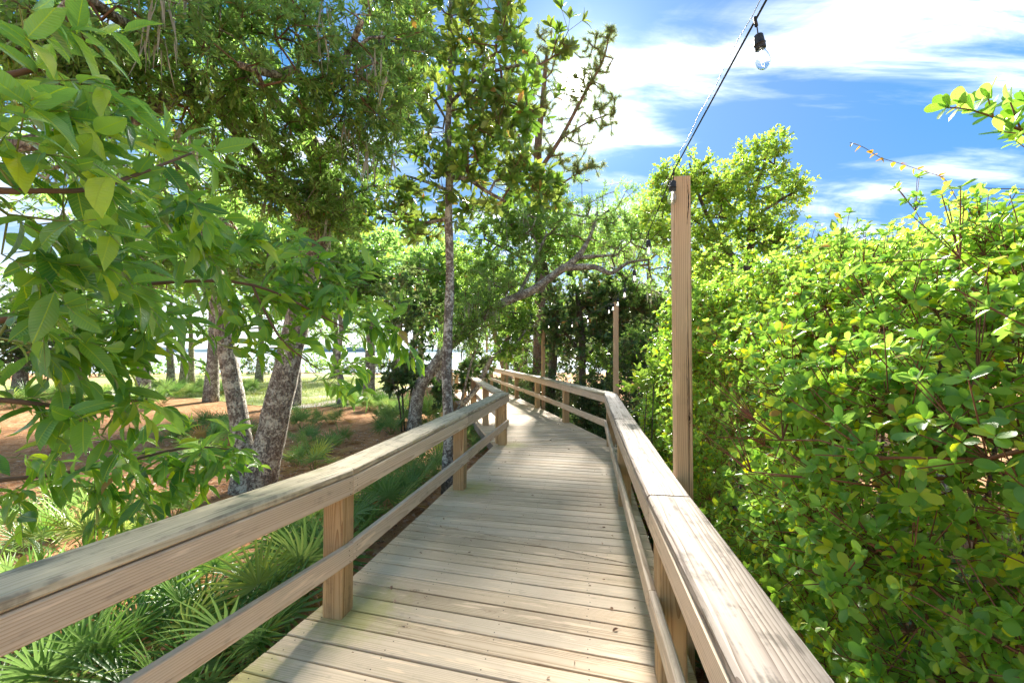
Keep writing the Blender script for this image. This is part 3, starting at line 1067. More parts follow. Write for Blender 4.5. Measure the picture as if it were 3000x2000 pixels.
# ------------------------------------------------------------------ tall light posts and string lights
TP = [((0.955, 2.42), 2.565, 0.0), ((1.83, 7.62), 2.46, 0.0), ((0.90, 12.32), 2.50, 0.0), ((-0.20, 17.2), 2.5, 0.0), ((-1.30, 22.1), 2.5, 0.0), ((-2.60, 27.1), 2.5, 0.0)]
TP_LABEL = ['nearest tall square timber light post beside the silvered handrail, cracked down its face',
            'tall slim light post standing behind the corner where the handrail bends',
            'tall light post rising behind the pale far handrail, third from the camera',
            'fourth light post from the camera, its top hidden by leaning oak foliage',
            'fifth light post from the camera, thin beside the leaning grey stem',
            'farthest thin light post where the walk disappears']
TOPS = []
for ((x, y), zt, rz), lab in zip(TP, TP_LABEL):
    t = thing('light_post', lab, 'post', (x, y, 0), group='tall light posts along the walk')
    a_ = math.radians(-9 if y < 9 else 12)
    _post('shaft', 0, 0, a_, -0.6, zt, 0.089, M['tall_post'], t, 0.004, (rng0.normal(0, 0.006), 0))
    TOPS.append(Vector((x, y, zt)))
# long drying cracks down the face of the nearest post
M['crack'] = plain_material('dark_crack', (0.03, 0.018, 0.01), 0.95, 0, 0.3, 20.0, 0.05)
shaft0 = bpy.data.objects['shaft']
for (zt_, zb_, xo, w_, sd_) in ((2.02, 0.60, 0.020, 0.0024, 3), (2.55, 2.28, 0.026, 0.003, 5), (1.62, 1.20, 0.012, 0.0014, 9)):
    rc_ = np.random.default_rng(sd_)
    zs_ = np.linspace(zt_, zb_, 26)
    xm = xo + 0.006 * np.sin(np.linspace(0, 3.2, 26)) + np.cumsum(rc_.normal(0, 0.0007, 26))
    ww = w_ * np.sin(np.linspace(0.05, 3.1, 26)) * rc_.uniform(0.6, 1.3, 26)
    V_ = np.concatenate([np.stack([zs_, xm - ww, np.zeros(26)], -1), np.stack([zs_, xm + ww, np.zeros(26)], -1)])
    i_ = np.arange(25)
    # shaft local frame: X up the post from its middle, Y and Z across
    mid_ = (2.565 - 0.6) / 2
    Vl = np.stack([V_[:, 0] - mid_, V_[:, 1] * 1.0, np.full(52, 0.0451)], -1)
    for sg in (1, -1):
        Vs = Vl * np.array([1, 1, sg])
        o_ = new_obj('drying_crack', Acc().add(Vs, None, np.stack([i_, i_ + 1, i_ + 27, i_ + 26], -1)).mesh('drying_crack'), M['crack'], shaft0)
# hook that the cable hangs from
for i, tp in enumerate(TOPS[:3]):
    a = Acc()
    th = np.linspace(0.3, 5.6, 12)
    pts = np.stack([0.014 * np.cos(th), np.zeros(12), 0.014 * np.sin(th)], -1)
    tube(a, pts, [0.0022] * 12, 5)
    tube(a, [(0.014, 0, 0.004), (0.05, 0.01, 0.0)], [0.0022, 0.0022], 5)
    o = new_obj('screw_eye', a.mesh('screw_eye', True), M['steel'], bpy.data.objects['light_post' + ('' if i == 0 else '.%03d' % i)])
    o.location = (-0.075, -0.03, tp.z - 0.035)

t_ = NT('bulb_glass')
gl = t_.node('ShaderNodeBsdfGlass', {'Color': C4(0.98, 0.985, 0.98), 'Roughness': 0.0, 'IOR': 1.45})
M['glass'] = t_.out(gl.outputs[0])
t_ = NT('bulb_filament_holder')
em = t_.node('ShaderNodeEmission', {'Color': C4(1.0, 0.9, 0.72), 'Strength': 3.0})
M['filament'] = t_.out(em.outputs[0])


def lathe(prof, k=16):
    n = len(prof)
    ang = np.arange(k) * 2 * np.pi / k
    V = np.array([[(r * math.cos(a), r * math.sin(a), z) for a in ang] for r, z in prof]).reshape(-1, 3)
    i0 = (np.arange(n - 1)[:, None] * k + np.arange(k)[None])
    i1 = (np.arange(n - 1)[:, None] * k + (np.arange(k)[None] + 1) % k)
    Q = np.stack([i0, i0 + k, i1 + k, i1], -1).reshape(-1, 4)
    return V, Q


# one bulb: origin where the drop cord leaves the cable
sock_prof = [(0.0005, -0.052), (0.012, -0.052), (0.0155, -0.056), (0.0168, -0.075), (0.0172, -0.083), (0.0195, -0.084), (0.0195, -0.087), (0.0175, -0.088), (0.0182, -0.100), (0.0182, -0.104), (0.0140, -0.105), (0.0005, -0.105)]
outer = [(0.0135, -0.103), (0.0150, -0.112), (0.0200, -0.124), (0.0232, -0.136), (0.0240, -0.146), (0.0228, -0.157), (0.0185, -0.167), (0.0105, -0.174), (0.0008, -0.1765)]
inner = [(r - 0.0009 if r > 0.003 else 0.0004, z + (0.0011 if i > 5 else 0)) for i, (r, z) in enumerate(outer)]
a = Acc()
V, Q = lathe(sock_prof)
a.add(V, None, Q)
tube(a, [(0, 0, 0.0), (0.0015, 0, -0.03), (0, 0, -0.054)], [0.0022] * 3, 6)
tube(a, [(0, 0, -0.022), (0, 0, 0.012)], [0.006, 0.005], 8)
SOCK = a.mesh('socket', True)
a = Acc()
V, Q = lathe(outer, 20)
a.add(V, None, Q)
V, Q = lathe(inner, 20)
a.add(V, None, Q[:, ::-1])
GLASS = a.mesh('glass_bulb', True)
a = Acc()
tube(a, [(0, 0, -0.110), (0, 0, -0.128)], [0.003, 0.0016], 6)
for s in (-1, 1):
    tube(a, [(0, 0, -0.127), (0.006 * s, 0, -0.136), (0.007 * s, 0, -0.147)], [0.0012] * 3, 4)
tube(a, [(-0.007, 0, -0.147), (0, 0.003, -0.149), (0.007, 0, -0.147)], [0.0014] * 3, 4)
FIL = a.mesh('filament', True)


def string_run(label, A, B, sag, bulbs, guide=True, tilt0=None):
    t = thing('string_lights', label, 'lights', A, group='cafe string lights over the walk')
    A, B = Vector(A), Vector(B)
    n = 24
    def at(s):
        p = A.lerp(B, s) - Vector((0, 0, sag * 4 * s * (1 - s)))
        return p - A
    a = Acc()
    tube(a, [at(i / n) for i in range(n + 1)], [0.0036] * (n + 1), 6)
    new_obj('cable', a.mesh('cable', True), M['rubber'], t)
    if guide:
        a = Acc()
        def gw(s):
            return at(s) + Vector((-0.012, 0, 0.016 * math.sin(s * math.pi * 7) ** 2 + 0.006 + sag * 0.7 * 4 * s * (1 - s)))
        tube(a, [gw(i / n) for i in range(n + 1)], [0.0014] * (n + 1), 5)
        new_obj('guide_wire', a.mesh('guide_wire', True), M['steel'], t)
    for k, s in enumerate(bulbs):
        p = at(s)
        b = new_obj('lamp', SOCK, M['rubber'], t, p)
        b.scale = (0.84, 0.84, 0.84) if A.y < 2 and k == 0 else (1.05, 1.05, 1.05)
        b.rotation_euler = (rng0.normal(0, 0.06), rng0.normal(0, 0.06), rng0.uniform(0, 6))
        new_obj('glass_bulb', GLASS, M['glass'], b)
        new_obj('filament', FIL, M['filament'], b)
        if k == 0 and tilt0:
            b.rotation_euler = tilt0
    return t


c0 = P(2230, -20, 1.19)
hook = TOPS[0] + Vector((-0.058, -0.05, 0.02))
# run that passes over the camera to the first post
start = hook + (P(2213, 60, 1.27) - hook) * 2.4
s_b = 1.0 - (hook - P(2213, 60, 1.27)).length / (hook - start).length
string_run('string light run passing overhead with one big bulb against the clouds', start, hook, 0.0, [s_b, 0.995], tilt0=(0.0, -0.2, 0.2))
hook2 = TOPS[1] + Vector((-0.06, -0.05, 0.0))
string_run('string light run of small bulbs from the nearest tall post down to the bend', hook, hook2, 0.10, [0.18, 0.36, 0.55, 0.74, 0.92])
hook3 = TOPS[2] + Vector((-0.05, -0.05, -0.02))
string_run('string light wire beyond the bend crossing in front of dark magnolia leaves', hook2, hook3, 0.16, [0.03, 0.25, 0.45, 0.65, 0.85], guide=False)
string_run('farthest string light wire along the end of the walk', hook3, TOPS[3] + Vector((-0.05, -0.05, -0.02)), 0.2, [0.2, 0.4, 0.6, 0.8], guide=False)

# ------------------------------------------------------------------ plant library
M['bark_oak'] = bark_material('oak_bark_lichen', (0.12, 0.10, 0.08), (0.36, 0.32, 0.27), (0.58, 0.57, 0.47), 0.85)
M['bark_mag'] = bark_material('magnolia_bark_lichen', (0.11, 0.09, 0.075), (0.25, 0.215, 0.18), (0.66, 0.65, 0.57), 0.9, 0.9, ridged=False)
M['bark_pine'] = bark_material('pine_bark', (0.12, 0.075, 0.05), (0.33, 0.22, 0.16), (0.36, 0.33, 0.28), 0.3)
M['bark_dark'] = bark_material('dark_bark', (0.07, 0.055, 0.045), (0.19, 0.155, 0.125), (0.36, 0.36, 0.29), 0.35)
M['twig'] = plain_material('brown_twig', (0.15, 0.095, 0.06), 0.8, 0, 0.4, 14.0, 0.15)
M['twig_red'] = plain_material('reddish_twig', (0.21, 0.095, 0.05), 0.75, 0, 0.4, 14.0, 0.2)
M['twig_green'] = plain_material('green_twig', (0.22, 0.26, 0.07), 0.6, 0, 0.3, 14.0, 0.3)
# blade colours: a..b per leaf, young growth, underside
M['lf_oak'] = leaf_material('live_oak_leaf', (0.08, 0.19, 0.033), (0.16, 0.31, 0.055), (0.28, 0.40, 0.07), (0.20, 0.31, 0.11), 0.5, 0.30, 0.16, spec=0.6)
M['lf_big'] = leaf_material('broad_leaf', (0.06, 0.18, 0.026), (0.18, 0.37, 0.05), (0.36, 0.50, 0.05), (0.18, 0.33, 0.09), 0.47, 0.23, 0.22, spec=0.8, veins=True, blem=0.8, dead=0.004)
M['lf_mag'] = leaf_material('magnolia_leaf', (0.065, 0.155, 0.03), (0.145, 0.25, 0.045), (0.26, 0.34, 0.06), (0.18, 0.21, 0.06), 0.46, 0.26, 0.12)
M['lf_hedge'] = leaf_material('hedge_leaf', (0.12, 0.28, 0.05), (0.23, 0.41, 0.06), (0.44, 0.52, 0.05), (0.25, 0.38, 0.10), 0.52, 0.34, 0.26)
M['lf_bright'] = leaf_material('bright_green_leaf', (0.085, 0.19, 0.028), (0.175, 0.32, 0.045), (0.30, 0.42, 0.07), (0.18, 0.28, 0.09), 0.42, 0.4, 0.15)
M['lf_yellow'] = leaf_material('yellow_green_leaf', (0.12, 0.25, 0.03), (0.22, 0.37, 0.05), (0.40, 0.44, 0.05), (0.23, 0.33, 0.08), 0.44, 0.4, 0.2)
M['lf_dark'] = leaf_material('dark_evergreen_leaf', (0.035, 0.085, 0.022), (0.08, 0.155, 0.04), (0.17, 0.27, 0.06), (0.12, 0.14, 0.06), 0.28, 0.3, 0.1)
M['lf_pine'] = leaf_material('pine_needle', (0.10, 0.16, 0.05), (0.18, 0.24, 0.08), (0.26, 0.30, 0.11), (0.16, 0.20, 0.08), 0.42, 0.5, 0.15)
M['lf_palm'] = leaf_material('palmetto_blade', (0.08, 0.185, 0.035), (0.18, 0.31, 0.06), (0.34, 0.40, 0.08), (0.17, 0.25, 0.10), 0.34, 0.36, 0.14)
M['lf_palm_dead'] = leaf_material('dried_palmetto_blade', (0.40, 0.24, 0.06), (0.50, 0.38, 0.16), (0.48, 0.30, 0.06), (0.42, 0.30, 0.12), 0.2, 0.6, 0.3)
M['lf_orange'] = leaf_material('orange_vine_leaf', (0.42, 0.22, 0.03), (0.36, 0.36, 0.05), (0.50, 0.18, 0.03), (0.36, 0.22, 0.06), 0.4, 0.5, 0.3)
M['moss'] = leaf_material('hanging_moss', (0.22, 0.23, 0.17), (0.34, 0.34, 0.26), (0.38, 0.38, 0.30), (0.28, 0.28, 0.21), 0.2, 0.9, 0.2, spec=0.1)

T_NARROW = tmpl_hex(0.135, 0.05, 0.10, 0.3, 0.7, 0.9)
T_NARROW2 = tmpl_diamond(0.15, 0.05, 0.5, 0.12)
T_OVAL = tmpl_hex(0.23, 0.07, 0.10, 0.32, 0.72, 0.95)
T_OBOV = tmpl_leaf([(0.0, 0.035), (0.28, 0.17), (0.62, 0.28), (0.88, 0.22), (1.0, 0.05)], 0.16, 0.10)
T_MAG = tmpl_leaf([(0.0, 0.03), (0.3, 0.15), (0.62, 0.19), (0.88, 0.10), (1.0, 0.01)], 0.28, 0.12)
T_MAGF = tmpl_hex(0.18, 0.06, 0.12, 0.35, 0.75, 0.8)
T_FAR = tmpl_diamond(0.30, 0.08, 0.5, 0.14)
T_NEEDLE = tmpl_diamond(0.034, 0.0, 0.4, 0.10)


def blob(u, v, Z, ru, rv, rz, n, rng, shell=0.45):
    """N points in an ellipsoid given by its centre pixel, its distance and its half-widths (px, px, m)"""
    c = np.array(P(u, v, Z)[:])
    d = rand_unit(rng, n) * (rng.random(n) ** shell)[:, None]
    return c + d * np.array([ru * Z / F_PX, rz, rv * Z / F_PX])


def curve(pts, n=None):
    """Catmull-Rom through (Vector, radius) pairs"""
    p = np.array([list(a) + [r] for a, r in pts], float)
    m = len(p)
    if m < 3:
        return p[:, :3], p[:, 3]
    ext = np.concatenate([2 * p[:1] - p[1:2], p, 2 * p[-1:] - p[-2:-1]])
    out = []
    for i in range(m - 1):
        a, b, c, d = ext[i:i + 4]
        k = 6
        for s in np.arange(k) / k:
            out.append(0.5 * (2 * b + (c - a) * s + (2 * a - 5 * b + 4 * c - d) * s * s + (3 * b - a - 3 * c + d) * s ** 3))
    out.append(p[-1])
    out = np.array(out)
    return out[:, :3], np.maximum(out[:, 3], 0.002)


def grow(starts, srad, clusters, rng, seg=0.3, r_tip=0.005, expo=0.45, up=0.12, wig=0.10):
    """branch out from STARTS to every cluster; returns branch mesh data and the direction at every cluster"""
    N = len(clusters)
    cap = 200000
    nodes = np.zeros((min(cap, len(starts) + N * 14), 3))
    ns = len(starts)
    nodes[:ns] = starts
    par = [-1] * ns
    cnt_tot = ns
    d0 = np.min(np.linalg.norm(clusters[:, None] - np.asarray(starts)[None], axis=2), axis=1) if N * ns < 4e6 else np.linalg.norm(clusters - starts[0], axis=1)
    tipdir = np.zeros((N, 3))
    tipnode = np.zeros(N, int)
    for c in np.argsort(d0):
        p = clusters[c]
        dv = nodes[:cnt_tot] - p
        dd = np.sqrt((dv * dv).sum(1))
        j = int(np.argmin(dd + 0.25 * np.maximum(dv[:, 2], 0)))
        L = dd[j]
        m = int(min(12, max(1, round(L / seg))))
        a = nodes[j]
        ctrl = (a + p) / 2 + np.array([0, 0, up * L]) + rng.normal(0, wig * L, 3)
        prev = j
        last = a
        for s in range(1, m + 1):
            f = s / m
            q = (1 - f) ** 2 * a + 2 * f * (1 - f) * ctrl + f * f * p
            if s < m:
                q = q + rng.normal(0, wig * 0.25 * L / m, 3)
            if cnt_tot >= len(nodes):
                break
            nodes[cnt_tot] = q
            par.append(prev)
            prev = cnt_tot
            tipdir[c] = q - last
            last = q
            cnt_tot += 1
        tipnode[c] = prev
    par = np.array(par)
    nodes = nodes[:cnt_tot]
    w = np.zeros(cnt_tot)
    w[tipnode] += 1
    for i in range(cnt_tot - 1, ns - 1, -1):
        w[par[i]] += w[i]
    rad = r_tip * np.maximum(w, 1) ** expo
    kids = {}
    for i in range(ns, cnt_tot):
        kids.setdefault(par[i], []).append(i)
    acc_thick, acc_thin = Acc(), Acc()
    stack = []
    for s in range(ns):
        for k in kids.get(s, []):
            stack.append((s, k))
    while stack:
        b, k = stack.pop()
        chain, rr = [nodes[b], nodes[k]], [min(rad[k] * 1.15, srad[b] * 0.85 if b < ns else rad[b]), rad[k]]
        cur = k
        while cur in kids:
            ch = sorted(kids[cur], key=lambda q: -w[q])
            for o in ch[1:]:
                stack.append((cur, o))
            cur = ch[0]
            chain.append(nodes[cur])
            rr.append(rad[cur])
        rr = np.minimum.accumulate(rr)
        if rr[0] > 0.02:
            tube(acc_thick, chain, rr, 7, False)
        else:
            tube(acc_thin, chain, rr, 3 if r_tip > 0.008 else 4, False)
    return acc_thick, acc_thin, unit(tipdir + 1e-6)


def spray(acc_leaf, acc_twig, tmpl, C, D, rng, n_tw, tw_len, n_leaf, leaf_len, spread=0.9, droop=0.0, ang=(0.6, 1.2), flat=0.7, twig_r=0.0022, rnd_c=None, sizevar=0.25, upb=0.0, leafco=False, keep=None, far=False):
    """shoots with leaves along them around every cluster centre C that grew in direction D"""
    N = len(C)
    if N == 0:
        return None
    C_ = np.repeat(C, n_tw, 0)
    D_ = unit(np.repeat(D, n_tw, 0) + rng.normal(0, spread * 0.6, (N * n_tw, 3)) + np.array([0, 0, upb]))
    n = len(C_)
    L = tw_len * rng.uniform(0.6, 1.25, n)
    if acc_twig is not None:
        mid = C_ + D_ * (L * 0.55)[:, None]
        end = C_ + D_ * L[:, None] + np.stack([np.zeros(n), np.zeros(n), -droop * L], -1)
        if far:
            prisms(acc_twig, C_, end, twig_r * 1.3, twig_r * 0.6)
        else:
            prisms(acc_twig, C_, mid, twig_r * 1.3, twig_r)
            prisms(acc_twig, mid, end, twig_r, twig_r * 0.5)
    t = (np.arange(n_leaf) + 0.6) / n_leaf
    t = np.tile(t, n) + rng.normal(0, 0.06, n * n_leaf)
    Cr, Dr, Lr = np.repeat(C_, n_leaf, 0), np.repeat(D_, n_leaf, 0), np.repeat(L, n_leaf)
    pos = Cr + Dr * (Lr * t)[:, None]
    pos[:, 2] -= droop * Lr * np.clip(t, 0, 1.2) ** 2
    az = np.tile(np.arange(n_leaf) * 2.4, n) + np.repeat(rng.uniform(0, 6.28, n), n_leaf) + rng.normal(0, 0.3, n * n_leaf)
    s = unit(np.cross(Dr, np.array([0.13, 0.21, 1.0])))
    u = np.cross(s, Dr)
    # leaves lie mostly to the two sides of a shoot
    rad_ = unit(np.cos(az)[:, None] * s + (np.sin(az) * (1 - flat * 0.6))[:, None] * u)
    a = rng.uniform(ang[0], ang[1], n * n_leaf)
    a = np.where(t > 0.88, a * 0.45, a)
    fwd = unit(np.cos(a)[:, None] * Dr + np.sin(a)[:, None] * rad_ - np.array([0, 0, droop * 0.9]))
    nrm = unit(np.array([0, 0, flat]) + rng.normal(0, 0.42, (n * n_leaf, 3)) + 0.25 * u)
    sc = leaf_len * np.clip(1 + rng.normal(0, sizevar, n * n_leaf), 0.45, 1.6) * np.where(t > 0.9, 0.8, 1.0)
    base = rng.random(N) if rnd_c is None else rnd_c
    rnd = np.repeat(np.repeat(base, n_tw), n_leaf) * 0.45 + rng.random(n * n_leaf) * 0.55
    if keep is not None:
        return pos, fwd, nrm, sc, rnd
    scatter(acc_leaf, tmpl, pos, fwd, nrm, sc, rnd, leafco)


def whorl(acc_leaf, tmpl, C, D, rng, n_leaf, leaf_len, elev=(0.5, 1.15), rnd_c=None, collect=False, sizevar=0.2):
    """rosettes of leaves at shoot tips"""
    N = len(C)
    Cr, Dr = np.repeat(C, n_leaf, 0), np.repeat(unit(D), n_leaf, 0)
    az = np.tile(np.arange(n_leaf) * 2 * np.pi / n_leaf * 1.0, N) + np.repeat(rng.uniform(0, 6.28, N), n_leaf) + rng.normal(0, 0.25, N * n_leaf)
    s = unit(np.cross(Dr, np.array([0.31, 0.17, 1.0])))
    u = np.cross(s, Dr)
    radv = np.cos(az)[:, None] * s + np.sin(az)[:, None] * u
    e = rng.uniform(elev[0], elev[1], N * n_leaf)
    fwd = unit(np.cos(e)[:, None] * Dr + np.sin(e)[:, None] * radv)
    nrm = unit(Dr - fwd * (Dr * fwd).sum(1, keepdims=True) * 0.9 + rng.normal(0, 0.18, (N * n_leaf, 3)))
    pos = Cr - Dr * (leaf_len * 0.22 * rng.random(N * n_leaf))[:, None]
    sc = leaf_len * np.clip(1 + rng.normal(0, sizevar, N * n_leaf), 0.45, 1.6)
    base = rng.random(N) if rnd_c is None else rnd_c
    rnd = np.repeat(base, n_leaf) * 0.55 + rng.random(N * n_leaf) * 0.45
    if collect:
        return pos, fwd, nrm, sc, rnd
    scatter(acc_leaf, tmpl, pos, fwd, nrm, sc, rnd)


def moss_strands(acc, C, rng, per=14, length=0.35, width=0.03):
    n = len(C) * per
    Cr = np.repeat(C, per, 0) + rng.normal(0, 0.06, (n, 3))
    fw = unit(np.stack([rng.normal(0, 0.14, n), rng.normal(0, 0.14, n), -np.ones(n)], -1))
    scatter(acc, tmpl_diamond(width, 0.0, 0.35, 0.05), Cr, fw, rand_unit(rng, n), length * rng.uniform(0.4, 1.3, n), rng.random(n))


def trunk_mesh(polylines, origin, rng, k=12, rough=0.07):
    a = Acc()
    starts, srad = [], []
    for pl in polylines:
        pts, r = curve(pl)
        wob = [1 + rng.normal(0, rough, k) for _ in range(7)]
        wob = [sum(wob[(i + j) % 7] for j in range(3)) / 3 for i in range(7)]
        tube(a, pts, r, k, True, wob)
        m = len(pts)
        for i in range(m):
            starts.append(pts[i])
            srad.append(r[i])
    return a, np.array(starts), np.array(srad)


def tree(name, label, cat, polylines, blobs, leafmat, bark, spec, seed, group=None, t0=0.35, grow_kw=None, moss=0, shell=0.45, extra_starts=None, twigmat=None):
    """POLYLINES: trunks and main limbs as (pixel or point, radius); BLOBS: foliage volumes"""
    rng = np.random.default_rng(seed)
    base = Vector(polylines[0][0][0])
    root = thing(name, label, cat, base, group=group)
    a, starts, srad = trunk_mesh(polylines, base, rng)
    zmin, zmax = starts[:, 2].min(), starts[:, 2].max()
    okk = starts[:, 2] > zmin + (zmax - zmin) * t0
    C = np.concatenate([blob(*b, rng, shell) for b in blobs])
    thick, thin, D = grow(starts[okk], srad[okk], C, rng, **(grow_kw or {}))
    leaf = Acc()
    spec = dict(spec)
    kind = spec.pop('kind', 'spray')
    if kind == 'spray':
        spray(leaf, thin, spec.pop('tmpl'), C, D, rng, **spec)
    elif kind == 'whorl':
        tips_per, tl = spec.pop('tips', 3), spec.pop('tip_len', 0.18)
        Cr = np.repeat(C, tips_per, 0)
        Dr = unit(np.repeat(D, tips_per, 0) + rng.normal(0, 0.6, (len(Cr), 3)) + np.array([0, 0, spec.pop('upb', 0.25)]))
        E = Cr + Dr * (tl * rng.uniform(0.4, 1.3, len(Cr)))[:, None]
        prisms(thin, Cr, E, 0.004, 0.0025)
        whorl(leaf, spec.pop('tmpl'), E, Dr, rng, **spec)
    elif kind == 'needles':
        nn, nl_ = spec['n'], spec['len']
        Cr = np.repeat(C, nn, 0)
        Dr = unit(np.repeat(D, nn, 0) * spec.get('along', 0.7) + rand_unit(rng, len(Cr)) + np.array([0, 0, 0.2]))
        pos = Cr - np.repeat(D, nn, 0) * (rng.random(len(Cr)) * nl_ * 1.3)[:, None]
        scatter(leaf, T_NEEDLE, pos, Dr, rand_unit(rng, len(Cr)), nl_ * rng.uniform(0.6, 1.1, len(Cr)), np.repeat(rng.random(len(C)), nn) * 0.5 + rng.random(len(Cr)) * 0.5)
    for src in (thick,):
        off = a.n
        for vv in src.v:
            a.v.append(vv)
        for qq in src.q:
            a.q.append(qq + off)
        a.n += src.n
    new_obj('trunk', a.mesh('trunk', True, base), bark, root)
    o = new_obj('twigs', thin.mesh('twigs', False, base), twigmat or M['twig'], root)
    o['kind'] = 'stuff'
    o = new_obj('crown', leaf.mesh('crown', False, base), leafmat, root)
    o['kind'] = 'stuff'
    if moss:
        ma = Acc()
        pick = C[rng.choice(len(C), min(moss, len(C)), replace=False)]
        moss_strands(ma, pick, rng)
        o = new_obj('hanging_moss', ma.mesh('hanging_moss', False, base), M['moss'], root)
        o['kind'] = 'stuff'
    return root, C, D


def G(u, v):
    """point on the ground seen at pixel (u, v)"""
    p = on_plane(u, v, GZ - 0.03)
    return Vector((p.x, p.y, float(ground_z(p.x, p.y)) - 0.05))

# ------------------------------------------------------------------ trees
# twin-trunked live oak at the left; its canopy spreads overhead
b1, b2 = P(735, 1455, 6.5), P(720, 1440, 6.5)
oak_poly = [
    [(b1, 0.31), (P(765, 1390, 6.5), 0.245), (P(795, 1270, 6.5), 0.21), (P(830, 1120, 6.45), 0.19), (P(860, 990, 6.4), 0.175), (P(890, 850, 6.3), 0.19), (P(925, 700, 6.1), 0.19), (P(950, 560, 5.9), 0.15), (P(900, 400, 5.6), 0.11), (P(800, 300, 5.2), 0.08)],
    [(b2, 0.24), (P(716, 1370, 6.5), 0.17), (P(708, 1270, 6.5), 0.138), (P(688, 1150, 6.5), 0.13), (P(662, 1010, 6.45), 0.125), (P(640, 860, 6.3), 0.115), (P(600, 650, 6.0), 0.10), (P(520, 450, 5.6), 0.09)],
    # big limbs in the canopy
    [(P(925, 700, 6.1), 0.09), (P(760, 470, 5.4), 0.08), (P(580, 265, 4.6), 0.075), (P(430, 330, 4.2), 0.08), (P(180, 400, 3.8), 0.07), (P(-200, 470, 3.4), 0.05)],
    [(P(580, 265, 4.6), 0.06), (P(530, 165, 4.2), 0.05), (P(350, 60, 3.6), 0.045), (P(150, -80, 3.0), 0.03)],
    [(P(900, 400, 5.6), 0.07), (P(880, 220, 4.9), 0.045), (P(800, 218, 4.4), 0.04), (P(700, 190, 4.0), 0.03)],
    [(P(900, 400, 5.6), 0.06), (P(1000, 200, 5.0), 0.04), (P(1060, 60, 4.6), 0.03)],
]
LO = dict(kind='spray', tmpl=T_NARROW, n_tw=5, tw_len=0.20, n_leaf=9, leaf_len=0.074, spread=1.0, droop=0.08, ang=(0.4, 1.0), flat=0.5)
oak, oakC, oakD = tree('live_oak', 'twin trunked lichen spotted live oak whose canopy fills the upper left', 'tree', oak_poly, [
    (120, 110, 3.4, 330, 190, 0.72, 114), (470, 100, 3.9, 300, 190, 0.72, 135), (800, 110, 4.4, 280, 180, 0.66, 135), (1010, 250, 5.0, 170, 220, 0.55, 94),
    (680, 300, 4.8, 280, 130, 0.55, 114), (300, 290, 4.3, 320, 150, 0.61, 101), (1010, 480, 5.6, 170, 110, 0.44, 60), (830, 440, 5.4, 200, 110, 0.50, 54),
    (560, 470, 5.6, 260, 120, 0.55, 54), (150, 470, 4.6, 260, 130, 0.55, 47), (400, 640, 6.6, 330, 130, 0.55, 40), (760, 620, 6.8, 160, 120, 0.44, 23),
    (1150, 100, 5.4, 120, 140, 0.5, 60), (1130, 330, 5.6, 120, 130, 0.5, 50), (860, 560, 5.4, 170, 90, 0.40, 60), (960, 620, 5.5, 110, 80, 0.40, 40), (700, 540, 5.2, 150, 80, 0.40, 40)],
    M['lf_oak'], M['bark_oak'], LO, 101, t0=0.45, grow_kw=dict(seg=0.3, r_tip=0.0042, expo=0.44), moss=50)

# slender lichened magnolia beside the walk
mb = G(1312, 1452)
MZ = mb.y
mag_poly = [
    [(mb, 0.115), (P(1312, 1350, MZ), 0.088), (P(1314, 1250, MZ), 0.081), (P(1308, 1100, MZ), 0.076), (P(1313, 950, MZ), 0.07), (P(1318, 800, MZ), 0.064), (P(1314, 650, MZ), 0.06), (P(1316, 520, MZ), 0.055), (P(1312, 400, MZ), 0.05), (P(1318, 250, MZ), 0.042), (P(1322, 100, MZ), 0.034), (P(1316, -60, MZ), 0.024)],
    [(P(1318, 520, MZ), 0.035), (P(1370, 525, MZ - 0.2), 0.03), (P(1425, 560, MZ - 0.3), 0.026), (P(1480, 590, MZ - 0.5), 0.02)],
    [(P(1316, 480, MZ), 0.03), (P(1300, 440, MZ), 0.028), (P(1260, 430, MZ + 0.2), 0.02)],
    [(P(1316, 560, MZ), 0.03), (P(1255, 535, MZ + 0.3), 0.024), (P(1190, 515, MZ + 0.5), 0.016)],
    [(P(1320, 300, MZ), 0.03), (P(1400, 230, MZ - 0.3), 0.025), (P(1500, 195, MZ - 0.5), 0.02), (P(1580, 190, MZ - 0.6), 0.014)],
    [(P(1316, 640, MZ), 0.03), (P(1230, 650, MZ + 0.3), 0.022), (P(1120, 610, MZ + 0.6), 0.016)],
]
MG = dict(kind='whorl', tmpl=T_MAG, tips=3, tip_len=0.22, n_leaf=7, leaf_len=0.145, elev=(0.45, 1.25))
tree('magnolia_tree', 'slender straight lichen grey magnolia rising beside the left handrail', 'tree', mag_poly, [
    (1290, 60, MZ, 240, 150, 0.9, 62), (1460, 140, MZ - 0.4, 130, 140, 0.7, 34), (1500, 300, MZ - 0.5, 110, 120, 0.6, 24), (1410, 330, MZ, 170, 150, 0.7, 40),
    (1200, 250, MZ + 0.4, 150, 170, 0.7, 44), (1430, 520, MZ - 0.3, 160, 110, 0.6, 38), (1560, 560, MZ - 0.5, 70, 60, 0.4, 12), (1180, 600, MZ + 0.5, 190, 90, 0.7, 46),
    (1010, 650, MZ + 0.5, 90, 70, 0.5, 20), (1300, 480, MZ, 110, 110, 0.6, 20), (1640, 130, MZ - 0.5, 45, 45, 0.3, 6)],
    M['lf_mag'], M['bark_mag'], MG, 102, t0=0.4, grow_kw=dict(seg=0.25, r_tip=0.0055, expo=0.42, wig=0.12))

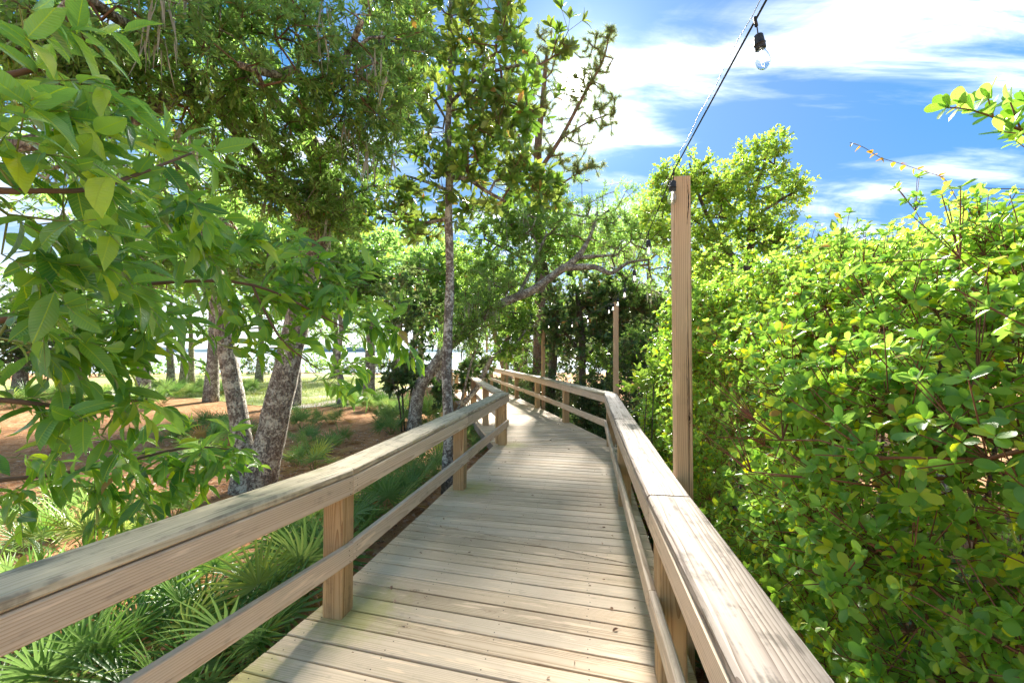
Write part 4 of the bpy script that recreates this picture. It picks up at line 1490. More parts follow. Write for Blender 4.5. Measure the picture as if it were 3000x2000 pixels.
# live oak that leans right across the middle of the picture
lb = G(1212, 1272)
LZ = lb.y
lean_poly = [
    [(lb, 0.22), (P(1218, 1200, LZ), 0.165), (P(1232, 1130, LZ), 0.16), (P(1268, 1080, LZ), 0.155), (P(1310, 1020, LZ), 0.135), (P(1390, 950, LZ), 0.125), (P(1470, 890, LZ), 0.115), (P(1560, 850, LZ), 0.108), (P(1630, 800, LZ), 0.10), (P(1690, 755, LZ), 0.085), (P(1730, 690, LZ + 0.2), 0.05), (P(1750, 620, LZ + 0.6), 0.03)],
    [(P(1660, 785, LZ), 0.09), (P(1740, 782, LZ - 0.2), 0.075), (P(1790, 800, LZ - 0.3), 0.055), (P(1840, 770, LZ - 0.4), 0.04), (P(1900, 760, LZ - 0.4), 0.025)],
    [(P(1690, 755, LZ), 0.06), (P(1760, 750, LZ), 0.04), (P(1810, 745, LZ + 0.2), 0.025)],
    [(P(1470, 890, LZ), 0.07), (P(1520, 860, LZ + 0.5), 0.05), (P(1600, 690, LZ + 1.0), 0.04)],
]
LM = dict(kind='spray', tmpl=T_NARROW2, far=True, n_tw=4, tw_len=0.22, n_leaf=9, leaf_len=0.085, spread=1.0, droop=0.05, ang=(0.5, 1.1), flat=0.55)
tree('live_oak', 'leaning live oak whose bare grey limb reaches over the walk to the right', 'tree', lean_poly, [
    (1740, 630, LZ + 0.4, 190, 100, 1.0, 120), (1880, 670, LZ + 0.6, 130, 110, 1.0, 90), (1600, 650, LZ + 0.8, 140, 100, 1.0, 80), (1560, 760, LZ + 0.8, 130, 80, 0.9, 70),
    (1900, 830, LZ + 0.8, 110, 70, 0.9, 60), (1400, 900, LZ - 0.3, 100, 60, 0.5, 90), (1350, 975, LZ - 0.35, 70, 50, 0.4, 60), (1440, 830, LZ - 0.1, 90, 60, 0.5, 50), (1780, 700, LZ + 1.0, 150, 90, 1.0, 80)],
    M['lf_oak'], M['bark_oak'], LM, 103, t0=0.45, grow_kw=dict(seg=0.4, r_tip=0.006, expo=0.43), moss=30)

# pine behind the walk
pb = Vector((P(1575, 600, 17.0).x, 17.0, float(ground_z(1, 17)) - 0.1))
PZ = 17.0
pine_poly = [
    [(pb, 0.24), (P(1583, 800, PZ), 0.20), (P(1578, 560, PZ), 0.17), (P(1577, 420, PZ), 0.14), (P(1590, 300, PZ), 0.10), (P(1600, 180, PZ), 0.07), (P(1615, 110, PZ), 0.03)],
    [(P(1580, 500, PZ), 0.09), (P(1640, 410, PZ - 0.2), 0.075), (P(1710, 280, PZ - 0.4), 0.06), (P(1765, 180, PZ - 0.5), 0.045), (P(1788, 90, PZ - 0.6), 0.02)],
    [(P(1578, 470, PZ), 0.06), (P(1520, 400, PZ), 0.045), (P(1480, 330, PZ), 0.03)],
    [(P(1577, 560, PZ), 0.05), (P(1640, 540, PZ - 0.3), 0.04), (P(1720, 490, PZ - 0.5), 0.02)],
    [(P(1640, 410, PZ), 0.04), (P(1720, 360, PZ - 0.3), 0.03), (P(1800, 330, PZ - 0.4), 0.015)],
    [(P(1577, 540, PZ), 0.04), (P(1520, 500, PZ), 0.03), (P(1460, 470, PZ), 0.02)],
]
PN = dict(kind='needles', n=60, len=0.22, along=1.1)
tree('pine_tree', 'open crowned pine against the sky, sun shining through its branches', 'tree', pine_poly, [
    (1600, 160, PZ, 80, 90, 1.2, 70), (1740, 180, PZ - 0.4, 60, 90, 1.0, 66), (1785, 100, PZ - 0.5, 22, 30, 0.4, 18), (1700, 300, PZ - 0.4, 100, 90, 1.1, 80),
    (1780, 330, PZ - 0.4, 50, 70, 0.8, 34), (1500, 300, PZ, 70, 90, 1.1, 55), (1500, 420, PZ, 80, 70, 1.1, 60), (1650, 440, PZ - 0.2, 110, 60, 1.1, 66),
    (1720, 490, PZ - 0.4, 60, 40, 0.8, 34), (1580, 330, PZ, 60, 90, 0.9, 40), (1500, 530, PZ, 60, 40, 0.8, 24), (1640, 540, PZ, 60, 30, 0.8, 24)],
    M['lf_pine'], M['bark_pine'], PN, 104, t0=0.45, grow_kw=dict(seg=0.5, r_tip=0.012, expo=0.36, wig=0.06, up=0.02))

# yellow green tree right of the near light post
yb = G(2190, 1290)
YZ = 10.0
yb = Vector((P(2190, 900, YZ).x, YZ, float(ground_z(5, YZ)) - 0.05))
yt_poly = [
    [(yb, 0.14), (P(2195, 1000, YZ), 0.12), (P(2185, 850, YZ), 0.10), (P(2200, 700, YZ), 0.08), (P(2205, 580, YZ), 0.06), (P(2240, 480, YZ), 0.03)],
    [(P(2190, 800, YZ), 0.06), (P(2110, 700, YZ), 0.05), (P(2050, 580, YZ), 0.035), (P(2020, 480, YZ), 0.02)],
    [(P(2200, 640, YZ), 0.05), (P(2280, 590, YZ), 0.035), (P(2350, 550, YZ), 0.02)],
]
YT = dict(kind='spray', tmpl=T_FAR, far=True, n_tw=4, tw_len=0.24, n_leaf=8, leaf_len=0.085, spread=1.0, droop=0.0, ang=(0.5, 1.1), flat=0.5, upb=0.25)
tree('sweetgum_tree', 'yellow green leafy tree rising behind the nearest tall light post', 'tree', yt_poly, [
    (2215, 500, YZ, 75, 90, 0.8, 70), (2110, 560, YZ, 90, 70, 0.8, 70), (2030, 540, YZ, 60, 90, 0.8, 55), (1965, 540, YZ, 60, 60, 0.6, 45), (1950, 640, YZ, 70, 80, 0.7, 55), (2310, 560, YZ, 60, 60, 0.6, 40), (2270, 440, YZ, 30, 40, 0.4, 14),
    (2180, 660, YZ, 150, 80, 0.9, 120), (2060, 700, YZ, 80, 90, 0.8, 60), (2240, 720, YZ, 110, 50, 0.8, 50), (2100, 800, YZ, 110, 80, 0.9, 70), (2060, 900, YZ, 90, 70, 0.8, 55)],
    M['lf_yellow'], M['bark_dark'], YT, 105, t0=0.4, grow_kw=dict(seg=0.35, r_tip=0.006, expo=0.42, up=0.2))

# bright green broadleaf behind the leaning limb
BZ = 12.6
bb = Vector((P(1620, 900, BZ).x, BZ + 1.5, float(ground_z(1.4, BZ)) - 0.05))
BT = dict(kind='spray', tmpl=T_FAR, far=True, n_tw=4, tw_len=0.26, n_leaf=8, leaf_len=0.12, spread=1.0, droop=0.2, ang=(0.5, 1.2), flat=0.6)
tree('hickory_tree', 'bright green drooping leaved tree above the middle of the walk', 'tree', [
    [(bb, 0.15), (P(1625, 950, BZ + 1.5), 0.12), (P(1600, 800, BZ + 1.2), 0.10), (P(1570, 680, BZ + 0.8), 0.07), (P(1540, 580, BZ + 0.6), 0.04)],
    [(P(1600, 800, BZ + 1.2), 0.06), (P(1500, 740, BZ), 0.04), (P(1420, 700, BZ - 0.4), 0.025)]], [
    (1480, 660, BZ, 130, 80, 1.0, 90), (1420, 780, BZ - 0.3, 110, 90, 0.9, 80), (1560, 600, BZ + 0.5, 110, 60, 0.9, 60), (1640, 720, BZ + 0.6, 120, 90, 0.9, 80), (1510, 950, BZ - 0.6, 40, 50, 0.6, 24), (1490, 1010, BZ - 1.0, 40, 40, 0.5, 16), (1500, 870, BZ + 0.3, 110, 60, 0.8, 50)],
    M['lf_bright'], M['bark_dark'], BT, 106, t0=0.4, grow_kw=dict(seg=0.4, r_tip=0.006, expo=0.42))

# dark magnolia with many limbs behind the far handrail
DZ = 12.5
db = Vector((P(1708, 1100, DZ).x, DZ, float(ground_z(2, DZ)) - 0.05))
tree('magnolia_tree', 'dark leaved magnolia standing just behind the pale far handrail', 'tree', [
    [(db, 0.13), (P(1707, 1120, DZ), 0.10), (P(1706, 1020, DZ), 0.095), (P(1700, 930, DZ), 0.08), (P(1690, 850, DZ), 0.05)],
    [(P(1706, 1040, DZ), 0.05), (P(1660, 980, DZ), 0.035), (P(1620, 950, DZ), 0.02)],
    [(P(1706, 1060, DZ), 0.05), (P(1760, 1000, DZ), 0.035), (P(1820, 960, DZ), 0.02)]], [
    (1700, 890, DZ, 130, 80, 1.0, 90), (1790, 880, DZ + 0.3, 110, 80, 0.9, 80), (1640, 960, DZ, 80, 70, 0.8, 50), (1800, 980, DZ, 80, 60, 0.8, 45), (1880, 900, DZ + 0.5, 100, 90, 0.9, 70), (1700, 1010, DZ + 0.4, 90, 60, 0.7, 30)],
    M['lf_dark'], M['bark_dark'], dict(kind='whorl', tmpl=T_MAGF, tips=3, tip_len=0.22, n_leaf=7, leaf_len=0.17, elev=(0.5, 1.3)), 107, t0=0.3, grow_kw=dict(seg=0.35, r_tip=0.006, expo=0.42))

# young magnolia shrubs and leaning stems beside the walk
SZ = 9.6
sb = G(1335, 1262)
SZ = sb.y
tree('leaning_sapling', 'grey forked leaning stems just left of where the left handrail ends', 'tree', [
    [(sb, 0.10), (P(1345, 1200, SZ), 0.075), (P(1395, 1140, SZ), 0.07), (P(1425, 1080, SZ), 0.065), (P(1450, 1040, SZ), 0.055), (P(1510, 1010, SZ + 0.2), 0.035), (P(1560, 930, SZ + 0.6), 0.02)],
    [(P(1340, 1220, SZ), 0.05), (P(1358, 1150, SZ - 0.1), 0.035), (P(1378, 1070, SZ - 0.1), 0.03), (P(1405, 990, SZ), 0.022), (P(1415, 920, SZ), 0.014)]], [
    (1420, 930, SZ, 70, 50, 0.5, 24), (1490, 930, SZ + 0.2, 50, 50, 0.5, 20), (1380, 1000, SZ, 50, 50, 0.5, 16)],
    M['lf_oak'], M['bark_oak'], dict(kind='spray', tmpl=T_NARROW, n_tw=3, tw_len=0.2, n_leaf=7, leaf_len=0.085, spread=1.0), 108, t0=0.5)


def shrub(label, u, v, Z, ru, rv, rz, n, leafmat, seed, spec, stems=5, cat='shrub', name='shrub', group=None, r0=0.02, twig='twig', up=0.1, extra=()):
    rng = np.random.default_rng(seed)
    c = P(u, v, Z)
    base = Vector((c.x, c.y, float(ground_z(c.x, c.y)) - 0.03))
    pls = []
    for k in range(stems):
        tx, ty = rng.normal(0, ru * Z / F_PX * 0.4), rng.normal(0, rz * 0.4)
        tz = c.z + rv * Z / F_PX * rng.uniform(-0.2, 0.6)
        b0 = base + Vector((tx * 0.3, ty * 0.3, 0))
        pls.append([(b0, r0), (b0.lerp(Vector((c.x + tx, c.y + ty, tz)), 0.5) + Vector((rng.normal(0, 0.06), rng.normal(0, 0.06), 0.05)), r0 * 0.75), (Vector((c.x + tx, c.y + ty, tz)), r0 * 0.4)])
    bl = [(u, v, Z, ru, rv, rz, n)] + list(extra)
    return tree(name, label, cat, pls, bl, leafmat, M['bark_dark'], spec, seed, group=group, t0=0.15, grow_kw=dict(seg=0.2, r_tip=0.003, expo=0.42, up=up), shell=0.4, twigmat=M[twig])


SH_MAG = dict(kind='whorl', tmpl=T_MAGF, tips=3, tip_len=0.16, n_leaf=7, leaf_len=0.15, elev=(0.5, 1.3))
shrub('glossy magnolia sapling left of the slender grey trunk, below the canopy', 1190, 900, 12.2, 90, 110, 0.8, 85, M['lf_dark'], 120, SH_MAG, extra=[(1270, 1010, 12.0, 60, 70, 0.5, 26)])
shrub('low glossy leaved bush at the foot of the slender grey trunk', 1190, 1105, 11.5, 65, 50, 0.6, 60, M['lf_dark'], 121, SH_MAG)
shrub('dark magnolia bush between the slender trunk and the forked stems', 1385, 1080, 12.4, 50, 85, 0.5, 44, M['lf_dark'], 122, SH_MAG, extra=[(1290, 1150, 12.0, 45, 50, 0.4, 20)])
SH_S = dict(kind='spray', tmpl=T_FAR, far=True, n_tw=4, tw_len=0.16, n_leaf=8, leaf_len=0.055, spread=1.0, droop=0.0, ang=(0.5, 1.1), flat=0.5, upb=0.3)
SH_M = dict(kind='spray', tmpl=T_FAR, far=True, n_tw=4, tw_len=0.17, n_leaf=8, leaf_len=0.065, spread=1.0, droop=0.0, ang=(0.5, 1.1), flat=0.5, upb=0.3)
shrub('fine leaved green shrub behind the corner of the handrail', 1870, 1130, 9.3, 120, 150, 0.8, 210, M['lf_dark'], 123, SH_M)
shrub('light green bushy shrub right of the second light post', 1900, 1030, 9.6, 110, 80, 0.8, 130, M['lf_bright'], 124, SH_M, extra=[(1990, 1080, 8.6, 90, 110, 0.7, 110)])
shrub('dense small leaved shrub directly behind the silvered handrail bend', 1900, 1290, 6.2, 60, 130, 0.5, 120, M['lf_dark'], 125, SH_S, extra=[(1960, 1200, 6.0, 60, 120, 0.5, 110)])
shrub('pale feathery shrub behind the far handrail posts', 1560, 1075, 17.5, 75, 60, 0.9, 90, M['lf_bright'], 126, dict(SH_M, leaf_len=0.09, tw_len=0.24))
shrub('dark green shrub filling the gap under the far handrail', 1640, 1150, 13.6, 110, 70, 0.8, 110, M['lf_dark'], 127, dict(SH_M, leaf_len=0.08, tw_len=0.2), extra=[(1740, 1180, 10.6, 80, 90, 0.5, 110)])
shrub('bright shrub between the second and third light posts', 1760, 1080, 12.0, 70, 70, 0.6, 70, M['lf_bright'], 128, dict(SH_M, leaf_len=0.075))

# ------------------------------------------------------------------ background trees (trunks one can tell apart)
BGT = dict(kind='spray', far=True, tmpl=T_FAR, n_tw=4, tw_len=0.5, n_leaf=7, leaf_len=0.17, spread=1.0, droop=0.05, ang=(0.5, 1.1), flat=0.45)
BGS = dict(BGT, leaf_len=0.135, tw_len=0.4)


def bg_tree(label, u, vfoot, trunk_px, blobs, mat, seed, spec=BGT, bark='bark_oak', r=0.2, moss=0, Z=None, name='background_tree', t0=0.45):
    base = G(u, vfoot) if Z is None else Vector((P(u, 1000, Z).x, Z, float(ground_z(P(u, 1000, Z).x, Z)) - 0.1))
    Z = base.y
    pl = [(base, r * 1.25)]
    m = len(trunk_px)
    for k, (pu, pv) in enumerate(trunk_px):
        pl.append((P(pu, pv, Z), r * (1 - 0.75 * (k + 1) / (m + 1))))
    return tree(name, label, 'tree', [pl], [(bu, bv, Z + dz, ru, rv, rz, n) for bu, bv, dz, ru, rv, rz, n in blobs], M[mat], M[bark], spec, seed, t0=t0, group='trees standing behind the walk', grow_kw=dict(seg=0.7, r_tip=0.011, expo=0.42), moss=moss)


bg_tree('thin brown trunk seen through the big leaves, leftmost of three', 500, 1135, [(500, 1060), (490, 980), (465, 920), (455, 860)], [(430, 840, 0, 130, 70, 1.6, 40), (330, 800, 0, 110, 80, 1.6, 36)], 'lf_oak', 201, r=0.2)
bg_tree('crooked trunk seen through the big leaves, middle of three', 535, 1130, [(538, 1050), (525, 980), (500, 930), (505, 860)], [(560, 830, 1, 120, 70, 1.6, 44)], 'lf_oak', 202, r=0.2)
bg_tree('straight dark trunk seen through the big leaves, third of three', 560, 1120, [(560, 1000), (555, 880)], [(640, 800, 2, 120, 80, 1.8, 44)], 'lf_oak', 203, r=0.2)
bg_tree('small grey trunk standing on the lawn edge by the sandy path', 1002, 1182, [(1000, 1120), (990, 1050), (1000, 960), (985, 880)], [(960, 840, 0, 110, 80, 1.2, 60), (1060, 800, 0.5, 90, 70, 1.2, 44)], 'lf_oak', 204, r=0.16, moss=20, spec=BGS)
bg_tree('pale curved trunk by the water, left of a crooked pair', 1180, 1092, [(1172, 1050), (1160, 1000), (1165, 940)], [(1120, 900, 0, 80, 60, 1.6, 36)], 'lf_oak', 205, r=0.38)
bg_tree('crooked double trunk by the water left of the slender magnolia', 1205, 1092, [(1203, 1060), (1215, 1000), (1222, 930), (1210, 830)], [(1200, 780, 0, 110, 90, 2.0, 60), (1130, 730, 1, 90, 60, 1.6, 36)], 'lf_oak', 206, r=0.42, moss=40)
bg_tree('straight grey trunk by the water behind the leaning oak', 1232, 1095, [(1232, 1000), (1235, 900), (1250, 780)], [(1250, 700, 0, 110, 90, 2.0, 60), (1180, 660, 1, 90, 70, 1.8, 44)], 'lf_oak', 207, r=0.32, moss=40)
bg_tree('mossy crooked oak seen between the canopy and the slender trunk', 1150, 1130, [(1165, 1020), (1180, 900), (1215, 800), (1225, 700)], [(1230, 720, 0, 120, 90, 1.6, 80), (1100, 700, 0.5, 120, 80, 1.6, 70), (1190, 850, 0, 90, 60, 1.2, 44), (1050, 880, 0, 70, 60, 1.2, 36)], 'lf_oak', 208, r=0.2, moss=70, spec=BGS)
bg_tree('leaning pale trunk behind the far handrail beside the fifth light post', 1490, 1110, [(1470, 1050), (1450, 980), (1440, 900)], [(1400, 850, 0, 90, 70, 1.6, 44), (1480, 820, 0, 80, 60, 1.6, 40)], 'lf_oak', 209, r=0.3)
bg_tree('dark pine trunk behind the pale feathery shrub', 1532, 1100, [(1532, 1000), (1530, 900), (1535, 760)], [(1530, 720, 0, 110, 90, 2.2, 44)], 'lf_oak', 210, r=0.36, bark='bark_pine')
bg_tree('thin dark pine trunk right of the leaning pale trunk', 1512, 1098, [(1514, 980), (1518, 860)], [(1560, 800, 0, 80, 70, 2.0, 36)], 'lf_oak', 211, r=0.25, bark='bark_pine')
# taller masses that close the view
for k, (u, Z, vt, wpx, mat, lab) in enumerate([
    (1700, 30, 620, 150, 'lf_oak', 'rounded oak crown behind the leaning limb, right of the pine'),
    (1900, 28, 590, 150, 'lf_bright', 'green crown between the pine and the nearest light post'),
    (2080, 20, 760, 130, 'lf_yellow', 'low yellow green crown behind the yellow green tree'),
    (1380, 30, 760, 130, 'lf_bright', 'green crown behind the slender trunk, over the walk end'),
    (1480, 34, 800, 120, 'lf_oak', 'dull green crown far behind the end of the walk'),
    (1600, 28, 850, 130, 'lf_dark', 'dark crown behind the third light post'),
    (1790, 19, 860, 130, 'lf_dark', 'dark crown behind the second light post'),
    (1960, 17, 900, 120, 'lf_oak', 'green crown low behind the nearest light post'),
    (2180, 15, 930, 130, 'lf_bright', 'low bright crown behind the hedge top'),
    (980, 34, 820, 140, 'lf_oak', 'pale green crown above the lawn'),
    (760, 30, 760, 170, 'lf_bright', 'green crown behind the twin trunked oak'),
    (240, 24, 800, 200, 'lf_oak', 'green crown low behind the foreground leaves'),
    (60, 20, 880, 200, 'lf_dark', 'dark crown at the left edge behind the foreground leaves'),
    (420, 19, 640, 190, 'lf_bright', 'bright crown behind the big leaves, left of the twin oak'),
    (620, 18, 600, 170, 'lf_oak', 'crown seen between the two trunks of the twin oak'),
    (860, 17, 640, 140, 'lf_bright', 'bright crown just right of the twin oak trunks'),
    (1080, 19, 700, 130, 'lf_oak', 'hazy green crown left of the slender magnolia trunk'),
    (1290, 18, 730, 120, 'lf_oak', 'green crown immediately behind the slender magnolia trunk'),
    (2450, 9, 760, 150, 'lf_bright', 'leafy crown hidden low behind the hedge top'),
    (2700, 6.5, 860, 260, 'lf_dark', 'dark crown showing through gaps of the hedge')]):
    rz = wpx * Z / F_PX * 0.8
    bg_tree(lab, u, 0, [(u + 5, 1000), (u, (vt + 1000) / 2)], [(u, vt + 60, 0, wpx, 90, rz, 150), (u - wpx * 0.5, vt + 150, 0, wpx * 0.8, 80, rz, 100), (u + wpx * 0.5, vt + 150, 0, wpx * 0.8, 80, rz, 100)], mat, 230 + k, r=0.25, Z=Z, t0=0.3, moss=20 if k in (0, 3, 4) else 0)

shrub('sprig of bright yellow green oval leaves just left of the nearest light post', 1905, 1115, 4.5, 60, 35, 0.18, 11, M['lf_yellow'], 129, dict(kind='spray', tmpl=T_OVAL, n_tw=2, tw_len=0.2, n_leaf=9, leaf_len=0.085, spread=0.8, droop=0.1, ang=(0.6, 1.2), flat=0.6, upb=0.2), stems=3, r0=0.008, twig='twig_green')

for k, (u, w, mat, lab) in enumerate([(70, 120, 'lf_bright', 'low far bush near the left edge beyond the lawn'), (300, 120, 'lf_oak', 'low far bush beyond the lawn behind the hanging leaves'), (430, 90, 'lf_bright', 'rounded far bush just left of the three brown trunks'), (640, 90, 'lf_oak', 'low far bush between the brown trunks and the twin oak'),
    (780, 80, 'lf_dark', 'dark far bush just right of the twin oak trunks'), (1045, 55, 'lf_dark', 'clipped dark far bush left of the pale curved trunk'), (1105, 45, 'lf_dark', 'clipped dark far bush beside the pale curved trunk'), (930, 60, 'lf_oak', 'low far bush behind the small lawn trunk')]):
    shrub(lab, u, 1072, 36.0 + k, w, 26, 1.0, 60, M[mat], 900 + k, dict(BGT, leaf_len=0.16, tw_len=0.35), r0=0.03, group='far bushes beyond the lawn')

# ------------------------------------------------------------------ foreground tree with big leaves (left)
def leaf_objects(parent, base, data, tmpls, mat, limit, acc, tmpl_rest, zmin=0.25):
    """the LIMIT largest-looking leaves become parts of their own, the rest one joined part"""
    pos, fwd, nrm, sc, rnd = data
    x = unit(np.cross(fwd, nrm))
    z = np.cross(x, fwd)
    u = 1500 + F_PX * pos[:, 0] / np.maximum(pos[:, 1], 0.05)
    v = HORIZON - F_PX * (pos[:, 2] - H_EYE) / np.maximum(pos[:, 1], 0.05)
    vis = (u > -60) & (u < 3060) & (v > -60) & (v < 2060) & (pos[:, 1] > zmin)
    score = np.where(vis, sc / np.maximum(pos[:, 1], 0.05), -1)
    top = set(np.argsort(-score)[:limit].tolist())
    rest = np.array([i for i in range(len(pos)) if i not in top and pos[i, 1] > zmin], dtype=int)
    for i in sorted(top):
        if score[i] < 0:
            continue
        me_ = tmpls[int(rnd[i] * 997) % len(tmpls)]
        o = bpy.data.objects.new('leaf', me_)
        COL.objects.link(o)
        o.parent = parent
        s = float(sc[i])
        m4 = Matrix(((x[i][0] * s, fwd[i][0] * s, z[i][0] * s, pos[i][0] - base[0]), (x[i][1] * s, fwd[i][1] * s, z[i][1] * s, pos[i][1] - base[1]), (x[i][2] * s, fwd[i][2] * s, z[i][2] * s, pos[i][2] - base[2]), (0, 0, 0, 1)))
        o.matrix_local = m4
    scatter(acc, tmpl_rest, pos[rest], fwd[rest], nrm[rest], sc[rest], rnd[rest], True)


def leaf_template_mesh(tm, mat, name='leaf'):
    a = Acc()
    V, T, Q = tm
    a.add(V, T, Q, rnd=np.zeros(len(V)), leafco=V.copy())
    m = a.mesh(name, True)
    m.materials.append(mat)
    return m


rows_big = [(-0.06, 0.006), (0.0, 0.012), (0.10, 0.10), (0.25, 0.165), (0.45, 0.19), (0.65, 0.165), (0.82, 0.10), (0.94, 0.035), (1.0, 0.004)]
BIG = []
for k in range(12):
    r_ = np.random.default_rng(50 + k)
    rows = [(y, w * r_.uniform(0.92, 1.08)) for y, w in rows_big]
    BIG.append(tmpl_leaf(rows, r_.uniform(0.10, 0.45), r_.uniform(-0.08, 0.5), r_.uniform(0.008, 0.035), k, r_.normal(0, 0.12), r_.normal(0, 0.45)))
BIGM = [leaf_template_mesh(t, M['lf_big']) for t in BIG]

rngf = np.random.default_rng(300)
ft_base = Vector((-2.6, 1.7, GZ - 0.08))
fg = thing('broadleaf_tree', 'foreground tree reaching in from the left with large drooping glossy leaves', 'tree', ft_base)
polys = [
    [(ft_base, 0.11), (Vector((-2.6, 1.7, 0.6)), 0.09), (Vector((-2.55, 1.6, 1.6)), 0.075), (Vector((-2.45, 1.5, 2.6)), 0.05)],
    [(Vector((-2.55, 1.6, 1.6)), 0.035), (P(-120, 960, 1.45), 0.018), (P(220, 885, 1.55), 0.0095), (P(400, 835, 1.75), 0.008), (P(740, 835, 2.05), 0.0065), (P(1010, 960, 2.3), 0.004)],
    [(Vector((-2.6, 1.7, 0.9)), 0.03), (P(-150, 1430, 1.8), 0.013), (P(150, 1390, 1.95), 0.008), (P(330, 1360, 2.05), 0.007), (P(560, 1310, 2.25), 0.0055), (P(740, 1325, 2.4), 0.003)],
    [(Vector((-2.5, 1.5, 2.1)), 0.03), (P(-200, 560, 1.05), 0.014), (P(90, 560, 1.02), 0.007), (P(300, 545, 1.15), 0.006), (P(560, 450, 1.5), 0.0035)],
    [(Vector((-2.6, 1.65, 1.2)), 0.03), (P(-120, 1180, 1.4), 0.012), (P(200, 1190, 1.55), 0.007), (P(430, 1170, 1.75), 0.005)],
    [(Vector((-2.45, 1.5, 2.5)), 0.03), (P(-150, 250, 1.1), 0.012), (P(120, 200, 1.1), 0.006)],
    [(P(740, 835, 2.05), 0.006), (P(770, 900, 2.05), 0.0055), (P(830, 1000, 2.1), 0.005), (P(930, 1080, 2.35), 0.003)],
]
ta, starts, srad = trunk_mesh(polys, ft_base, rngf, 8, 0.04)
new_obj('trunk', ta.mesh('trunk', True, ft_base), M['twig'], fg)
FB = [
    (40, 60, 1.15, 60, 60, 0.08, 3), (100, 220, 1.1, 110, 60, 0.08, 4), (60, 330, 1.05, 80, 50, 0.08, 3), (40, 480, 0.98, 70, 60, 0.06, 5), (220, 470, 1.15, 90, 60, 0.08, 4),
    (480, 440, 1.5, 90, 40, 0.10, 4), (480, 560, 1.55, 90, 40, 0.10, 5), (140, 620, 1.1, 110, 50, 0.08, 5), (350, 610, 1.45, 110, 50, 0.10, 5),
    (50, 740, 1.1, 70, 60, 0.08, 4), (230, 760, 1.4, 120, 50, 0.12, 6), (480, 700, 1.75, 120, 50, 0.14, 6), (640, 760, 1.9, 120, 50, 0.14, 7),
    (110, 890, 1.4, 120, 60, 0.12, 6), (330, 900, 1.7, 130, 60, 0.14, 7), (400, 1010, 1.8, 110, 50, 0.12, 4), (50, 1030, 1.4, 90, 60, 0.10, 4), (220, 1040, 1.6, 120, 50, 0.12, 6),
    (110, 1180, 1.5, 120, 50, 0.10, 5), (290, 1170, 1.75, 120, 50, 0.12, 4), (200, 1260, 1.7, 120, 30, 0.10, 3),
    (610, 850, 2.2, 120, 50, 0.2, 7), (750, 810, 2.3, 120, 50, 0.2, 9), (880, 780, 2.4, 110, 50, 0.2, 9), (830, 870, 2.3, 130, 50, 0.2, 9), (960, 850, 2.4, 100, 50, 0.2, 8),
    (1050, 950, 2.45, 80, 35, 0.12, 7), (1140, 960, 2.5, 45, 30, 0.1, 4), (640, 1000, 2.1, 60, 25, 0.1, 3), (830, 1020, 2.2, 80, 35, 0.12, 5), (960, 1110, 2.5, 60, 25, 0.1, 4), (1040, 1080, 2.5, 50, 25, 0.1, 3),
    (420, 1350, 2.15, 80, 35, 0.10, 7), (550, 1335, 2.25, 80, 35, 0.10, 7), (650, 1310, 2.35, 60, 30, 0.1, 4), (290, 1400, 2.0, 90, 35, 0.10, 5), (120, 1410, 1.95, 100, 40, 0.10, 5), (60, 1330, 1.9, 90, 30, 0.1, 3), (330, 1450, 2.0, 80, 25, 0.1, 2),
]
FC = np.concatenate([blob(*b, rngf, 0.6) for b in FB])
thick, thin, FD = grow(starts[18:], srad[18:], FC, rngf, seg=0.10, r_tip=0.0017, expo=0.4, up=0.05, wig=0.12)
FD = unit(FD * 0.6 + np.array([0.7, -0.15, 0.05]))
data = spray(None, thin, None, FC, FD, rngf, 1, 0.24, 8, 0.110, spread=1.0, droop=0.26, ang=(0.45, 1.15), flat=0.62, twig_r=0.0016, sizevar=0.18, keep=True)
la = Acc()
leaf_objects(fg, ft_base, data, BIGM, M['lf_big'], 300, la, BIG[2])
o = new_obj('twigs', thin.mesh('twigs', False, ft_base), M['twig_green'], fg)
o['kind'] = 'stuff'
o = new_obj('crown', la.mesh('crown', True, ft_base), M['lf_big'], fg)
o['kind'] = 'stuff'

# ------------------------------------------------------------------ hedge of rounded-leaf shrubs along the right
def hedge_front(Z):
    return 0.84 + 0.172 * Z


def hedge_top(Z, dx):
    t = np.interp(Z, [-0.5, 0.8, 1.5, 2.5, 3.5, 4.5, 5.5, 6.6], [1.82, 1.9, 2.02, 2.2, 2.28, 2.15, 1.75, 1.15])
    return t - 0.55 * np.exp(-np.maximum(dx, 0) / 0.35) + 0.06 * np.sin(Z * 4.1 + dx * 3) + 0.05 * np.sin(dx * 7.0 + Z * 2.2)


H_LAB = ['nearest hedge shrub at the right edge with large rounded leaves', 'rounded leaf hedge shrub behind the near end of the silvered handrail', 'yellow green hedge shrub to the right of the nearest light post',
         'hedge shrub immediately beside the nearest light post', 'far end hedge shrub seen just right of the nearest light post']
H_Z = [0.75, 1.75, 2.95, 4.2, 5.5]
H_HALF = [0.55, 0.6, 0.7, 0.75, 0.8]
H_N = [540, 660, 680, 600, 440]
OBM = [leaf_template_mesh(tmpl_leaf([(-0.04, 0.015), (0.0, 0.03), (0.28, 0.17), (0.58, 0.27), (0.82, 0.25), (0.95, 0.14), (1.0, 0.03)], f, c, 0.01, s), M['lf_hedge']) for s, f, c in ((1, 0.12, 0.05), (2, 0.22, 0.12), (3, 0.3, 0.0), (4, 0.08, 0.2), (5, 0.18, -0.08), (6, 0.4, 0.1), (7, 0.05, 0.3), (8, -0.1, 0.15))]
OB_REST = tmpl_leaf([(0.0, 0.03), (0.28, 0.17), (0.62, 0.28), (0.88, 0.2), (1.0, 0.03)], 0.18, 0.08)
OB_FAR = tmpl_hex(0.26, 0.07, 0.08, 0.45, 0.8, 0.8)
